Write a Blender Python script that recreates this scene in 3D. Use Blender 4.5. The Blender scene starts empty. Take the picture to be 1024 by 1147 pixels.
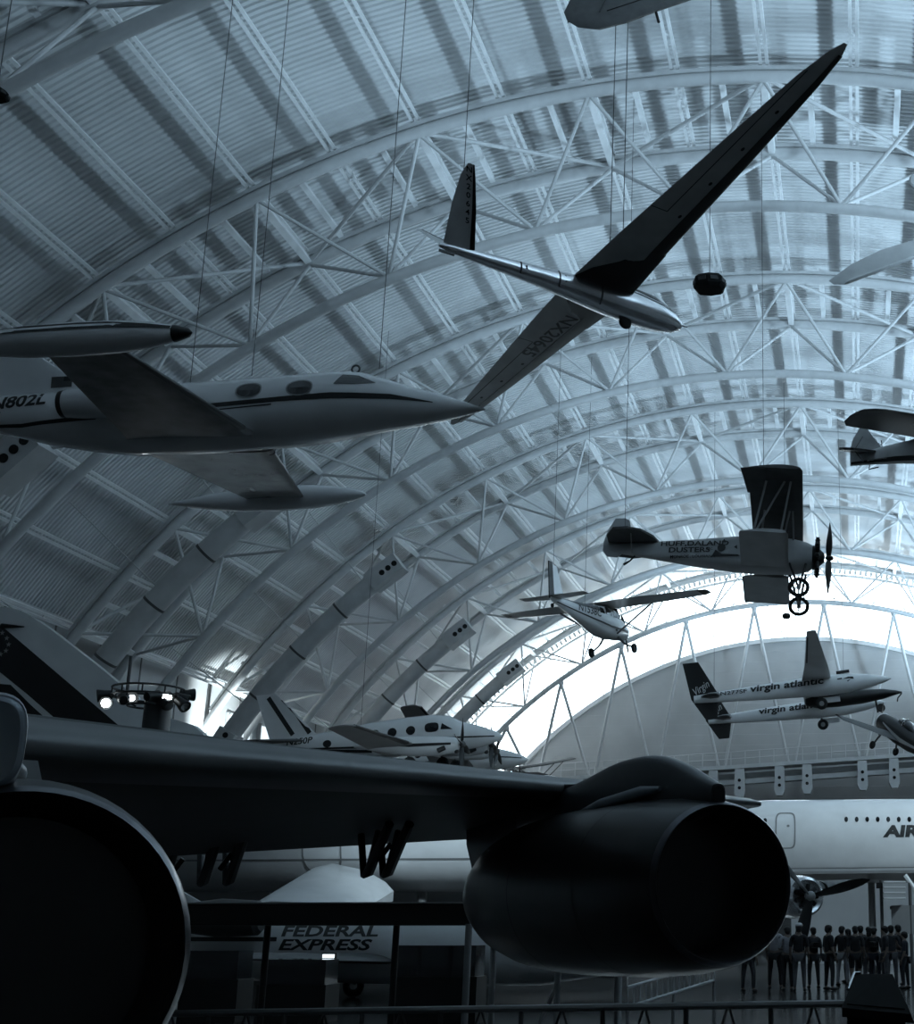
import bpy, bmesh, math, random
from mathutils import Vector, Matrix, Euler
from mathutils.bvhtree import BVHTree
random.seed(7)
PI = math.pi
sin, cos, R_ = math.sin, math.cos, math.radians
SC = bpy.context.scene
COL = SC.collection

# ---------------------------------------------------------------- materials
def mat(name, col, rough=.5, metal=0., var=.12, scale=6., bump=0., spec=.5, emit=None, coat=0.):
    m = bpy.data.materials.new(name); m.use_nodes = True
    nt = m.node_tree; b = nt.nodes['Principled BSDF']
    b.inputs['Roughness'].default_value = rough
    b.inputs['Metallic'].default_value = metal
    b.inputs['Specular IOR Level'].default_value = spec
    if coat: b.inputs['Coat Weight'].default_value = coat
    tc = nt.nodes.new('ShaderNodeTexCoord')
    n = nt.nodes.new('ShaderNodeTexNoise'); n.inputs['Scale'].default_value = scale
    n.inputs['Detail'].default_value = 4
    nt.links.new(tc.outputs['Object'], n.inputs['Vector'])
    r = nt.nodes.new('ShaderNodeValToRGB')
    c = Vector(col[:3])
    lo, hi = c * (1 - var), c * (1 + var)
    r.color_ramp.elements[0].position = .3; r.color_ramp.elements[1].position = .7
    r.color_ramp.elements[0].color = (*lo, 1); r.color_ramp.elements[1].color = (*[min(1, v) for v in hi], 1)
    nt.links.new(n.outputs['Fac'], r.inputs['Fac'])
    nt.links.new(r.outputs['Color'], b.inputs['Base Color'])
    if bump:
        bp = nt.nodes.new('ShaderNodeBump'); bp.inputs['Strength'].default_value = bump
        nt.links.new(n.outputs['Fac'], bp.inputs['Height']); nt.links.new(bp.outputs['Normal'], b.inputs['Normal'])
    if emit:
        b.inputs['Emission Color'].default_value = (*emit[0], 1); b.inputs['Emission Strength'].default_value = emit[1]
    return m

M = {}
M['deck'] = mat('roof_deck_steel', (.73, .73, .73), .55, 0, .10, .35)
M['steel'] = mat('painted_steel', (.60, .60, .60), .45, 0, .06, 2)
M['purlin'] = mat('purlin_steel', (.88, .88, .88), .45, 0, .06, 2)
M['wall'] = mat('left_wall_panel', (.5, .5, .5), .7, 0, .08, .4)
M['duct'] = mat('galvanised_duct', (.55, .55, .55), .45, .2, .10, 1.2)
M['hole'] = mat('dark_opening', (.01, .01, .01), .9)
M['white'] = mat('white_paint', (.80, .80, .80), .25, 0, .05, 1.2, coat=.5)
M['jetwhite'] = mat('aged_white_paint', (.70, .70, .71), .24, 0, .06, 1.2, coat=.6)
M['jetwing'] = mat('grey_wing_skin', (.26, .26, .26), .22, 0, .25, 2.2, coat=.6)
M['chrome'] = mat('polished_edge', (.5, .5, .5), .15, 1.)
M['metal'] = mat('polished_aluminium', (.86, .86, .88), .22, .85, .12, 2.5)
M['wingmetal'] = mat('brushed_aluminium', (.62, .62, .62), .45, .0, .18, 1.5)
M['darkmetal'] = mat('dark_polished_metal', (.02, .02, .02), .3, .4)
M['black'] = mat('black_paint', (.004, .004, .004), .45)
M['blacktrim'] = mat('black_marking', (.012, .012, .012), .55)
M['glass'] = mat('dark_window_glass', (.012, .013, .015), .08, 0, .05, 3, coat=.5)
M['rubber'] = mat('tyre_rubber', (.012, .012, .012), .8)
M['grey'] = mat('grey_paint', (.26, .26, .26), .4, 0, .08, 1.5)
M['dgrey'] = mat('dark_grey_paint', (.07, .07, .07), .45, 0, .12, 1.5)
M['fabric'] = mat('doped_fabric_dark', (.045, .045, .045), .65, 0, .2, 3)
M['silver'] = mat('silver_dope', (.36, .36, .36), .5, 0, .1, 2)
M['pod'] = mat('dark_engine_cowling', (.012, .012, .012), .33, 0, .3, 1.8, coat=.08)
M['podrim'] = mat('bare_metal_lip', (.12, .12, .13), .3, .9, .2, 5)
M['fairing'] = mat('blue_grey_fairing', (.04, .045, .05), .35, 0, .2, 2.5)
M['bare'] = mat('fairing_lit_tone', (.24, .27, .30), .36, .25, .2, 2.5)  # lighter tone stands in for light on inboard fairing and side blisters
M['kiosk'] = mat('matt_black_laminate', (.008, .008, .008), .85, spec=.15)
M['inlet'] = mat('inlet_interior', (.004, .004, .004), .7)
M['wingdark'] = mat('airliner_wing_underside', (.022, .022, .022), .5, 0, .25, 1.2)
M['wing_edge_lit'] = mat('airliner_edge_lit_tone', (.12, .12, .12), .38, .2, .15, 1.5)  # lighter than the underside to paint in the light from above
M['floor'] = mat('polished_concrete', (.05, .05, .05), .14, 0, .25, .5, spec=.6)
M['wood'] = mat('propeller_lacquer', (.03, .028, .026), .35)
M['cable'] = mat('steel_cable', (.10, .10, .10), .5, .5)
M['signwhite'] = mat('white_lettering', (.6, .6, .6), .5)
M['skin'] = mat('skin', (.16, .12, .10), .6)
M['hair'] = mat('dark_hair', (.012, .01, .01), .7)
for i, c in enumerate([(.01, .01, .012), (.03, .03, .035), (.09, .09, .10), (.28, .28, .30), (.018, .02, .03)]):
    M['cloth%d' % i] = mat('cloth_shade_%s' % 'abcde'[i], c, .85, 0, .15, 8)
M['lamp'] = mat('lamp_lens', (.9, .95, 1), .3, emit=((.86, .96, 1.), 26.))
M['dimlamp'] = mat('small_lamp_lens', (.9, .95, 1), .3, emit=((.8, .93, 1.), 1.6))

# ---------------------------------------------------------------- mesh builder
class MB:
    def __init__(s): s.v = []; s.f = []; s.smooth = True
    def add(s, vs, fs):
        o = len(s.v); s.v += [Vector(p) for p in vs]; s.f += [tuple(i + o for i in f) for f in fs]; return s
    def box(s, c, d, rot=None, bev=0):
        c = Vector(c); hx, hy, hz = d[0] / 2, d[1] / 2, d[2] / 2
        vs = [Vector((x * hx, y * hy, z * hz)) for x in (-1, 1) for y in (-1, 1) for z in (-1, 1)]
        if rot is not None: vs = [rot @ p for p in vs]
        return s.add([p + c for p in vs], [(0, 1, 3, 2), (4, 6, 7, 5), (0, 4, 5, 1), (2, 3, 7, 6), (0, 2, 6, 4), (1, 5, 7, 3)])
    def loft(s, rings, closed=True, cap=True):
        n = len(rings[0]); vs = [p for r in rings for p in r]; fs = []
        for i in range(len(rings) - 1):
            for j in range(n if closed else n - 1):
                a, b = i * n + j, i * n + (j + 1) % n
                fs.append((a, b, b + n, a + n))
        if cap and closed:
            fs.append(tuple(range(n))[::-1]); fs.append(tuple(range((len(rings) - 1) * n, len(rings) * n)))
        return s.add(vs, fs)
    def tube(s, pts, rad, n=10, cap=True):
        pts = [Vector(p) for p in pts]
        if not hasattr(rad, '__len__'): rad = [rad] * len(pts)
        rings = []; ref = None
        for i, p in enumerate(pts):
            t = (pts[min(i + 1, len(pts) - 1)] - pts[max(i - 1, 0)])
            if t.length < 1e-9: t = Vector((0, 0, 1))
            t.normalize()
            if ref is None:
                ref = Vector((0, 0, 1)) if abs(t.z) < .9 else Vector((1, 0, 0))
            u = ref - t * ref.dot(t)
            if u.length < 1e-6: u = t.orthogonal()
            u.normalize(); w = t.cross(u); ref = u
            rings.append([p + (u * cos(2 * PI * k / n) + w * sin(2 * PI * k / n)) * rad[i] for k in range(n)])
        return s.loft(rings, True, cap)
    def fus(s, st, n=32, cap=True):
        """stations (x, zc, ry, rz[, exponent[, yc]]) along the local x axis"""
        rings = []
        for q in st:
            x, zc, ry, rz = q[:4]; e = q[4] if len(q) > 4 else 2.; yc = q[5] if len(q) > 5 else 0
            r = []
            for k in range(n):
                a = 2 * PI * k / n; c_, s_ = cos(a), sin(a)
                r.append(Vector((x, yc + ry * math.copysign(abs(c_) ** (2 / e), c_), zc + rz * math.copysign(abs(s_) ** (2 / e), s_))))
            rings.append(r)
        return s.loft(rings, True, cap)
    def lathe(s, prof, c=(0, 0, 0), axis='x', n=32, cap=True):
        c = Vector(c); rings = []
        for t, r in prof:
            ring = []
            for k in range(n):
                a = 2 * PI * k / n; u, w = r * cos(a), r * sin(a)
                ring.append(c + (Vector((t, u, w)) if axis == 'x' else Vector((u, t, w)) if axis == 'y' else Vector((u, w, t))))
            rings.append(ring)
        return s.loft(rings, True, cap)
    def ell(s, c, r, n=14, m=9, rot=None):
        c = Vector(c); rings = []
        for i in range(m + 1):
            a = PI * (i + .02) / (m + .04) - PI / 2
            rings.append([Vector((r[0] * cos(a) * cos(2 * PI * k / n), r[1] * cos(a) * sin(2 * PI * k / n), r[2] * sin(a))) for k in range(n)])
        rings = [[(rot @ p if rot is not None else p) + c for p in q] for q in rings]
        return s.loft(rings)
    def torus(s, c, R, r, axis='y', n=28, m=8):
        c = Vector(c); vs = []; fs = []
        for i in range(n):
            a = 2 * PI * i / n
            for j in range(m):
                b = 2 * PI * j / m; d = R + r * cos(b); h = r * sin(b)
                p = (d * cos(a), h, d * sin(a)) if axis == 'y' else (h, d * cos(a), d * sin(a)) if axis == 'x' else (d * cos(a), d * sin(a), h)
                vs.append(c + Vector(p))
        for i in range(n):
            for j in range(m):
                fs.append((i * m + j, i * m + (j + 1) % m, ((i + 1) % n) * m + (j + 1) % m, ((i + 1) % n) * m + j))
        return s.add(vs, fs)
    def prism(s, poly, d, O=(0, 0, 0), U=(1, 0, 0), V=(0, 0, 1)):
        O, U, V, d = Vector(O), Vector(U), Vector(V), Vector(d)
        a = [O + U * p[0] + V * p[1] - d / 2 for p in poly]; n = len(a)
        return s.add(a + [p + d for p in a], [tuple(range(n))[::-1], tuple(range(n, 2 * n))] + [(i, (i + 1) % n, (i + 1) % n + n, i + n) for i in range(n)])
    def wing(s, secs, t0=0., t1=1., off=0., n=12):
        """sections (leading edge, chord, thickness ratio, up vector)"""
        rings = []
        for q in secs:
            le, ch, th = Vector(q[0]), q[1], q[2]
            up = Vector(q[3]) if len(q) > 3 else Vector((0, 0, 1))
            tw = q[4] if len(q) > 4 else 0.
            ring = []
            ts = [t0 + (t1 - t0) * (1 - cos(PI * k / n * .5 if t0 == 0 and t1 < 1 else PI * k / n)) * (1 if (t0 == 0 and t1 < 1) else .5) for k in range(n + 1)]
            def yt(t): return 5 * th * (.2969 * math.sqrt(max(t, 0)) - .126 * t - .3516 * t * t + .2843 * t ** 3 - .1015 * t ** 4)
            for t in ts[::-1]: ring.append((t, yt(t) * ch + off + .03 * ch * 4 * t * (1 - t)))
            for t in ts[1:]: ring.append((t, -yt(t) * ch * .75 - off + .03 * ch * 4 * t * (1 - t)))
            rings.append([le + Vector((-(t * ch) + (off if t < .02 else 0), 0, 0)) + up * h + Vector((0, 0, 1)) * (tw * t * ch) for t, h in ring])
        return s.loft(rings)
    def bvh(s): return BVHTree.FromPolygons([tuple(p) for p in s.v], s.f)
    def xf(s, m):
        s.v = [m @ p for p in s.v]; return s
    def build(s, name, m, parent=None, smooth=True, ang=35):
        me = bpy.data.meshes.new(name); me.from_pydata([tuple(p) for p in s.v], [], s.f); me.update()
        bm = bmesh.new(); bm.from_mesh(me); bmesh.ops.recalc_face_normals(bm, faces=bm.faces); bm.to_mesh(me); bm.free()
        if smooth and s.smooth:
            me.polygons.foreach_set('use_smooth', [True] * len(me.polygons))
            try: me.set_sharp_from_angle(angle=R_(ang))
            except Exception: pass
        me.materials.append(m if not isinstance(m, str) else M[m])
        o = bpy.data.objects.new(name, me); COL.objects.link(o)
        if parent is not None: o.parent = parent
        return o

def tag(o, label=None, cat=None, group=None, kind=None):
    if label: o['label'] = label
    if cat: o['category'] = cat
    if group: o['group'] = group
    if kind: o['kind'] = kind
    return o
def thing(name, label, cat, loc=(0, 0, 0), rot=(0, 0, 0), group=None):
    o = bpy.data.objects.new(name, None); COL.objects.link(o); o.empty_display_size = .2
    o.location = loc
    if isinstance(rot, Matrix): o.rotation_euler = rot.to_euler()
    else: o.rotation_euler = rot
    return tag(o, label, cat, group)
def kids(o): return [c for c in ALLKIDS.get(o.name, [])]
def copy_tree(o, parent=None):
    c = o.copy(); COL.objects.link(c)
    if parent is not None: c.parent = parent
    for ch in list(o.children): copy_tree(ch, c)
    return c
def att(yaw, pitch, roll):
    a, b, c = R_(yaw), R_(pitch), R_(roll)
    return Matrix.Rotation(a, 3, 'Z') @ Matrix.Rotation(-b, 3, 'Y') @ Matrix.Rotation(c, 3, 'X')

# ---------------------------------------------------------------- lettering and markings laid on surfaces
def text2d(txt, h, shear=0., bold=0., xs=1.):
    cu = bpy.data.curves.new('t', 'FONT'); cu.body = txt; cu.size = 1; cu.shear = shear; cu.offset = bold
    cu.align_x = 'CENTER'; cu.resolution_u = 3
    o = bpy.data.objects.new('t', cu); COL.objects.link(o)
    dg = bpy.context.evaluated_depsgraph_get(); me = bpy.data.meshes.new_from_object(o.evaluated_get(dg))
    bpy.data.objects.remove(o); bpy.data.curves.remove(cu)
    k = h / .73
    vs = [(p.co.x * k * xs, p.co.y * k) for p in me.vertices]; fs = [tuple(p.vertices) for p in me.polygons]
    bpy.data.meshes.remove(me)
    return vs, fs
def poly2d(*polys):
    vs, fs = [], []
    for p in polys:
        o = len(vs); vs += list(p); fs.append(tuple(range(o, o + len(p))))
    return vs, fs
def smooth_st(st, k=4):
    """stations eased with a Catmull-Rom curve"""
    out = []; n = len(st)
    for i in range(n - 1):
        p = [list(st[max(0, min(n - 1, i + j))]) for j in (-1, 0, 1, 2)]
        for q in range(k):
            t = q / k
            out.append([.5 * (2 * b + (c - a) * t + (2 * a - 5 * b + 4 * c - d) * t * t + (3 * b - a - 3 * c + d) * t ** 3) for a, b, c, d in zip(*p)])
    out.append(list(st[-1])); return out
def ell2d(cx, cy, rx, ry, n=20, e=2.):
    out = []
    for k in range(n):
        a = 2 * PI * k / n; c_, s_ = cos(a), sin(a)
        out.append((cx + rx * math.copysign(abs(c_) ** (2 / e), c_), cy + ry * math.copysign(abs(s_) ** (2 / e), s_)))
    return out
def ring2d(cx, cy, rx, ry, w, n=28, e=4.):
    a, b = ell2d(cx, cy, rx, ry, n, e), ell2d(cx, cy, rx - w, ry - w, n, e)
    return a + b, [(i, (i + 1) % n, n + (i + 1) % n, n + i) for i in range(n)]
def strip2d(pts, w, seg=24):
    """a band of width w (number or list) along a polyline"""
    P = [Vector((p[0], p[1])) for p in pts]; out = []
    ws = w if hasattr(w, '__len__') else [w] * len(P)
    Q, W = [], []
    for i in range(len(P) - 1):
        k = max(1, int(seg / (len(P) - 1)))
        for j in range(k): Q.append(P[i].lerp(P[i + 1], j / k)); W.append(ws[i] + (ws[i + 1] - ws[i]) * j / k)
    Q.append(P[-1]); W.append(ws[-1])
    vs, fs = [], []
    for i, p in enumerate(Q):
        t = (Q[min(i + 1, len(Q) - 1)] - Q[max(0, i - 1)]).normalized(); nn = Vector((-t.y, t.x))
        vs += [tuple(p + nn * W[i] / 2), tuple(p - nn * W[i] / 2)]
    for i in range(len(Q) - 1): fs.append((2 * i, 2 * i + 1, 2 * i + 3, 2 * i + 2))
    return vs, fs
def mark(name, shape, m, parent, bvh, O, U, V, off=.012, sub=1, loc=(0, 0)):
    """lays a flat outline on a surface along U x V"""
    O, U, V = Vector(O), Vector(U).normalized(), Vector(V).normalized(); D = V.cross(U)  # looking direction, away from the reader
    vs, fs = shape
    bm = bmesh.new(); vv = [bm.verts.new((p[0] + loc[0], p[1] + loc[1], 0)) for p in vs]
    for f in fs:
        try: bm.faces.new([vv[i] for i in f])
        except ValueError: pass
    bmesh.ops.triangulate(bm, faces=bm.faces)
    if sub: bmesh.ops.subdivide_edges(bm, edges=bm.edges, cuts=sub, use_grid_fill=True)
    last = None
    for v in bm.verts:
        p = O + U * v.co.x + V * v.co.y
        h, nr, i, d = bvh.ray_cast(p - D * 60, D)
        if h is None:
            h2, nr2, i2, d2 = bvh.find_nearest(p)
            v.co = h2 - D * off
        else: v.co = h - D * off
    me = bpy.data.meshes.new(name); bm.to_mesh(me); bm.free()
    me.materials.append(M[m] if isinstance(m, str) else m)
    o = bpy.data.objects.new(name, me); COL.objects.link(o); o.parent = parent
    return o

# ---------------------------------------------------------------- camera geometry (eye 1.6 m above the floor)
FPX, PITCH, YAW, PPX, PPY, EYE = 1556.5, .2696, -.0902, 817.4, 612.9, Vector((0, 0, 1.6))
_cp, _sp, _cy, _sy = cos(PITCH), sin(PITCH), cos(YAW), sin(YAW)
FW = Vector((_sy * _cp, _cy * _cp, _sp)); RT = Vector((_cy, -_sy, 0)); UPV = RT.cross(FW)
def at(u, v, Y):
    """world point seen at pixel (u, v) at distance Y down the hall"""
    d = FW * FPX + RT * (u - PPX) - UPV * (v - PPY)
    return EYE + d * (Y / d.y)
cam = bpy.data.cameras.new('camera'); camo = bpy.data.objects.new('camera', cam); COL.objects.link(camo)
camo.location = EYE
camo.rotation_euler = Matrix((RT, UPV, -FW)).transposed().to_euler()
cam.sensor_fit = 'HORIZONTAL'; cam.sensor_width = 36
cam.lens = FPX / 1024 * 36
cam.shift_x = (512 - PPX) / 1024; cam.shift_y = (PPY - 573.5) / 1024
cam.clip_end = 500; cam.clip_start = .05
SC.camera = camo
# ---------------------------------------------------------------- the hall
AX, AZ = -4.5, -6.27                    # axis of the vault (x, z)
RC, RI, RD = 37.5, 33.77, 38.9          # chord, inner chord and deck radii
def arc(phi, r, y): a = R_(phi); return Vector((AX + r * sin(a), y, AZ + r * cos(a)))
Y0, Y1 = -16., 116.
# roof deck: corrugated sheet, ribs running round the vault
deck = MB(); per = .26; ys = []
y = Y0
while y < Y1:
    ys += [(y, 0), (y + .11, 0), (y + .135, .075), (y + .235, .075)]; y += per
ys.append((Y1, 0))
phis = [-57 + 4 * i for i in range(30)]
deck.loft([[arc(p, RD + h, yy) for yy, h in ys] for p in phis], closed=False, cap=False)
ceiling = deck.build('ceiling', 'deck', smooth=False); tag(ceiling, kind='structure')
outer = MB(); outer.loft([[arc(p, RD + .6, Y0), arc(p, RD + .6, Y1)] for p in phis], closed=False, cap=False)
oc = outer.build('roof_shell', 'wall', ceiling, smooth=False)
# purlins: paired channels, one object each, running the length of the hall
PHN = [-2.15 + 4.87 * j for j in range(-11, 11)]
for p in PHN:
    m = MB(); a = R_(p); rot = Matrix.Rotation(a, 3, 'Y')
    for dx in (-.12, .12):
        m.box(arc(p, 38.02, (Y0 + Y1) / 2) + rot @ Vector((dx, 0, 0)), (.11, Y1 - Y0, .16), rot)
    yy = Y0 + 1.5
    while yy < Y1:
        m.box(arc(p, 38.0, yy), (.24, .08, .06), rot); yy += 4.
    m.smooth = False; m.build('purlin', 'purlin', ceiling)
# trusses: two outer chords, one inner chord, web members
def chord(phi0, phi1, r, y, rad, n=12, extra=None):
    m = MB(); k = int((phi1 - phi0) / 2)
    pts = [arc(phi0 + (phi1 - phi0) * i / k, r, y) for i in range(k + 1)]
    if extra: pts = extra + pts
    m.tube(pts, rad, n); return m
SO = 5.13
def make_truss():
    root = thing('roof_truss', 'x', 'roof truss', (0, 0, 0), group='arched steel trusses carrying the roof')
    for yy in (0, SO):
        m = chord(-60.5, 48, RC, yy, .23, extra=[arc(-60.5, RC, yy) + Vector((-.15, 0, -1.6))])
        # flange plate along the top of the chord
        fl = MB(); fl.loft([[arc(p, RC + .2, yy - .2), arc(p, RC + .2, yy + .2), arc(p, RC + .34, yy + .2), arc(p, RC + .34, yy - .2)] for p in [-58 + 2 * i for i in range(54)]])
        c = m.build('outer_chord', 'steel', root); fl.smooth = False
        fl.build('flange_plate', 'steel', c)
    chord(-57, 48, RI, SO / 2, .21).build('inner_chord', 'steel', root)
    on = [2.72 + 9.74 * k for k in range(-6, 5)]; inn = [-2.15 + 9.74 * k for k in range(-5, 6)]
    def brace(a, b, r, nm='web_brace', mt='steel'):
        m = MB(); m.tube([a, b], r, 8); m.build(nm, mt, root)
    for p in on:
        for q in (p - 4.87, p + 4.87):
            if q < -57 or q > 48: continue
            for yy in (0, SO): brace(arc(p, RC - .1, yy), arc(q, RI + .1, SO / 2), .075)
    for k, p in enumerate(on):
        rot = Matrix.Rotation(R_(p), 3, 'Y')
        m = MB().box(arc(p, RC + .05, SO / 2), (.26, SO, .34), rot); m.smooth = False; m.build('strut', 'purlin', root)
        if k % 2 == 1:
            for q in (p - 9.74, p + 9.74):
                if -58 < q < 50: brace(arc(p, RC, SO), arc(q, RC, 0), .085, 'roof_brace')
    for j in range(-23, 20):
        p = -2.15 + 2.435 * j
        if j % 2 == 0 or p < -56: continue
        rot = Matrix.Rotation(R_(p), 3, 'Y')
        m = MB().box(arc(p, RC + .45, SO / 2), (.2, SO - .3, .3), rot); m.smooth = False; m.build('rafter', 'purlin', root)
    return root
tr = make_truss()
TL = ['first arched steel roof truss, crossing the top corner above the small jet',
      'second arched steel roof truss, curving above the silver sailplane and behind its fin',
      'third arched steel roof truss, curving behind the nose of the small white jet',
      'fourth arched steel roof truss, passing just above the biplane with the lettered side',
      'fifth arched steel roof truss, curving behind the tail of the lettered biplane',
      'last arched steel roof truss, framing the bright crescent window of the end wall']
for k in range(6):
    t = tr if k == 0 else copy_tree(tr)
    t.location = (0, 27.43 + 16.12 * k, 0); t['label'] = TL[k]
# air ducts hugging the vault between trusses
def duct(y, p0, p1, r, rad, label, top=True, bot=True):
    d = thing('air_duct', label, 'air duct', arc((p0 + p1) / 2, r, y), group='round air ducts along the vault')
    o = d.location.copy()
    m = MB(); k = int(abs(p1 - p0) * 1.5)
    m.tube([arc(p0 + (p1 - p0) * i / k, r, y) - o for i in range(k + 1)], rad, 20); m.build('pipe', 'duct', d)
    for i in range(1, 4):
        p = p0 + (p1 - p0) * i / 4
        b = MB(); b.tube([arc(p - .1, r, y) - o, arc(p + .1, r, y) - o], rad + .025, 20); b.build('band', 'dgrey', d)
    for f in (.2, .55, .9):
        p = p0 + (p1 - p0) * f
        h = MB(); h.tube([arc(p, r, y) - o, arc(p, RD - .1, y) - o], .03, 6); h.build('hanger', 'steel', d)
    for pe, on in ((p0, bot), (p1, top)):
        if not on: continue
        rot = Matrix.Rotation(R_(pe), 3, 'Y')
        b = MB().box(arc(pe, r, y) - o, (1.9, 1.1, 1.0), rot); b.smooth = False
        bo = b.build('nozzle_box', 'duct', d)
        for q in (-.1, .3, .7):
            c = MB(); ce = arc(pe, r, y) - o + rot @ Vector((q, -.56, -.05))
            c.lathe([(-.03, .15), (.03, .15)], ce, 'y', 16); c.build('nozzle', 'hole', bo)
duct(70, -59, -37.6, 33.2, .52, 'large round air duct with three nozzles, curving behind the twin propeller plane')
duct(54.5, -60, -39, 32.5, .5, 'large round air duct curving down behind the striped tail fin and lamp pylon')
duct(86, -59, -38.4, 33.6, .5, 'round air duct whose nozzle box hangs beside the tail of the high wing plane')
duct(102, -59, -38.6, 34.2, .5, 'farthest round air duct, its nozzle box near the bright crescent window')
duct(38.5, -60, -44, 30.4, .5, 'round air duct ending in a nozzle box under the tail of the small jet')
# floor and walls
m = MB(); nx, ny = 1, 1
m.add([(-60, Y0, 0), (60, Y0, 0), (60, Y1 + 3, 0), (-60, Y1 + 3, 0)], [(0, 1, 2, 3)])
tag(m.build('floor', 'floor', smooth=False), kind='structure')
m = MB(); m.box((-37.05, (Y0 + Y1) / 2, 7.8), (.5, Y1 - Y0, 15.6)); wl = m.build('wall_left', 'wall', smooth=False); tag(wl, kind='structure')
m = MB(); m.box((-36.7, (Y0 + Y1) / 2, 15.5), (.25, Y1 - Y0, .35)); m.build('wall_coping', 'steel', wl, smooth=False)
for yy in [Y0 + 4 * i for i in range(1, 33)]:
    m = MB(); m.box((-36.77, yy, 7.7), (.06, .08, 15.2)); m.build('panel_joint', 'grey', wl, smooth=False)
pr = phis[-1]
m = MB(); pe = arc(pr, RD, 0); m.box((pe.x + .2, (Y0 + Y1) / 2, pe.z / 2), (.5, Y1 - Y0, pe.z)); tag(m.build('wall_right', 'wall', smooth=False), kind='structure')
m = MB(); m.box((-4.5, Y0, 20), (100, .4, 42)); tag(m.build('wall_back', 'wall', smooth=False), kind='structure')
# end wall: solid panel under an arc, crescent window above it
EW = Y1
RA = 31.6
wm = mat('end_wall_shingle', (.54, .54, .54), .65, 0, .12, .25)
nt = wm.node_tree; b = nt.nodes['Principled BSDF']
wv = nt.nodes.new('ShaderNodeTexWave'); wv.bands_direction = 'Z'; wv.wave_profile = 'SAW'; wv.inputs['Scale'].default_value = .36; wv.inputs['Distortion'].default_value = .15
tc = nt.nodes.new('ShaderNodeTexCoord'); nt.links.new(tc.outputs['Object'], wv.inputs['Vector'])
bp = nt.nodes.new('ShaderNodeBump'); bp.inputs['Strength'].default_value = .6; bp.inputs['Distance'].default_value = .25
nt.links.new(wv.outputs['Fac'], bp.inputs['Height']); nt.links.new(bp.outputs['Normal'], b.inputs['Normal'])
poly = [(p.x, p.z) for p in (arc(-78 + 2 * i, RA, 0) for i in range(79)) if p.z > .0]
poly = [(poly[0][0], -.05)] + poly + [(poly[-1][0], -.05)]
m = MB(); m.prism(poly, (0, .5, 0), (0, EW, 0)); ef = m.build('wall_far', wm, smooth=False); tag(ef, kind='structure')
m = MB(); m.loft([[arc(-76 + 2 * i, RA - .05, EW - .6), arc(-76 + 2 * i, RA + .3, EW - .6), arc(-76 + 2 * i, RA + .3, EW + .3), arc(-76 + 2 * i, RA - .05, EW + .3)] for i in range(77)])
m.build('arch_trim', 'white', ef, smooth=False)
# crescent window: panes in a thin frame, daylight beyond
gm = bpy.data.materials.new('window_glazing'); gm.use_nodes = True; nt = gm.node_tree; nt.nodes.clear()
o_ = nt.nodes.new('ShaderNodeOutputMaterial'); mx = nt.nodes.new('ShaderNodeMixShader'); tr_ = nt.nodes.new('ShaderNodeBsdfTransparent'); gl = nt.nodes.new('ShaderNodeBsdfGlossy')
gl.inputs['Roughness'].default_value = .05; mx.inputs[0].default_value = .06; tr_.inputs[0].default_value = (.96, .98, 1, 1)
nt.links.new(tr_.outputs[0], mx.inputs[1]); nt.links.new(gl.outputs[0], mx.inputs[2]); nt.links.new(mx.outputs[0], o_.inputs[0])
m = MB(); pp = [-62 + 2 * i for i in range(63)]
m.loft([[arc(p, RA + .2, EW + .1), arc(p, RD + .1, EW + .1)] for p in pp], closed=False, cap=False)
win = m.build('window_1', gm, smooth=False); tag(win, kind='structure')
mu = MB()
for p in [-2.15 + 9.74 * k for k in range(-6, 7)]: mu.tube([arc(p, RA + .2, EW), arc(p + 4.87, RD, EW)], .05, 6); mu.tube([arc(p, RA + .2, EW), arc(p - 4.87, RD, EW)], .05, 6)
mu.tube([arc(p, 35.4, EW) for p in pp], .05, 6)
mu.build('glazing_bar', 'steel', win)
# perforated fascia ring in front of the window head
m = MB()
for i in range(170):
    p = -58 + i * .68
    m.loft([[arc(p, 37.1, 113.9), arc(p + .34, 37.1, 113.9), arc(p + .34, 37.75, 113.9), arc(p, 37.75, 113.9)], [arc(p, 37.1, 114.0), arc(p + .34, 37.1, 114.0), arc(p + .34, 37.75, 114.0), arc(p, 37.75, 114.0)]])
for r in (36.95, 37.85): m.tube([arc(p, r, 114) for p in pp], .12, 6)
fs_ = m.build('trim_1', 'steel', smooth=False); tag(fs_, kind='structure')
# low side windows in the left wall, far bays
k = 0
for yy in (80, 84.5, 89, 93.5, 98, 102.5, 107):
    w = MB(); w.box((-36.74, yy, 12.6), (.08, 3.2, 2.6)); k += 1
    lit = mat('daylight_pane_%d' % k, (.8, .8, .8), .2, emit=((.80, .93, 1.), 1.1))
    wo = w.build('window_%d' % (k + 1), lit, smooth=False); tag(wo, kind='structure')
    f = MB()
    for dy in (-1.65, 1.65): f.box((-36.68, yy + dy, 12.6), (.2, .12, 2.8))
    for dz in (-1.35, 1.35): f.box((-36.68, yy, 12.6 + dz), (.2, 3.4, .12))
    f.build('window_frame', 'steel', wo, smooth=False)
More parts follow.
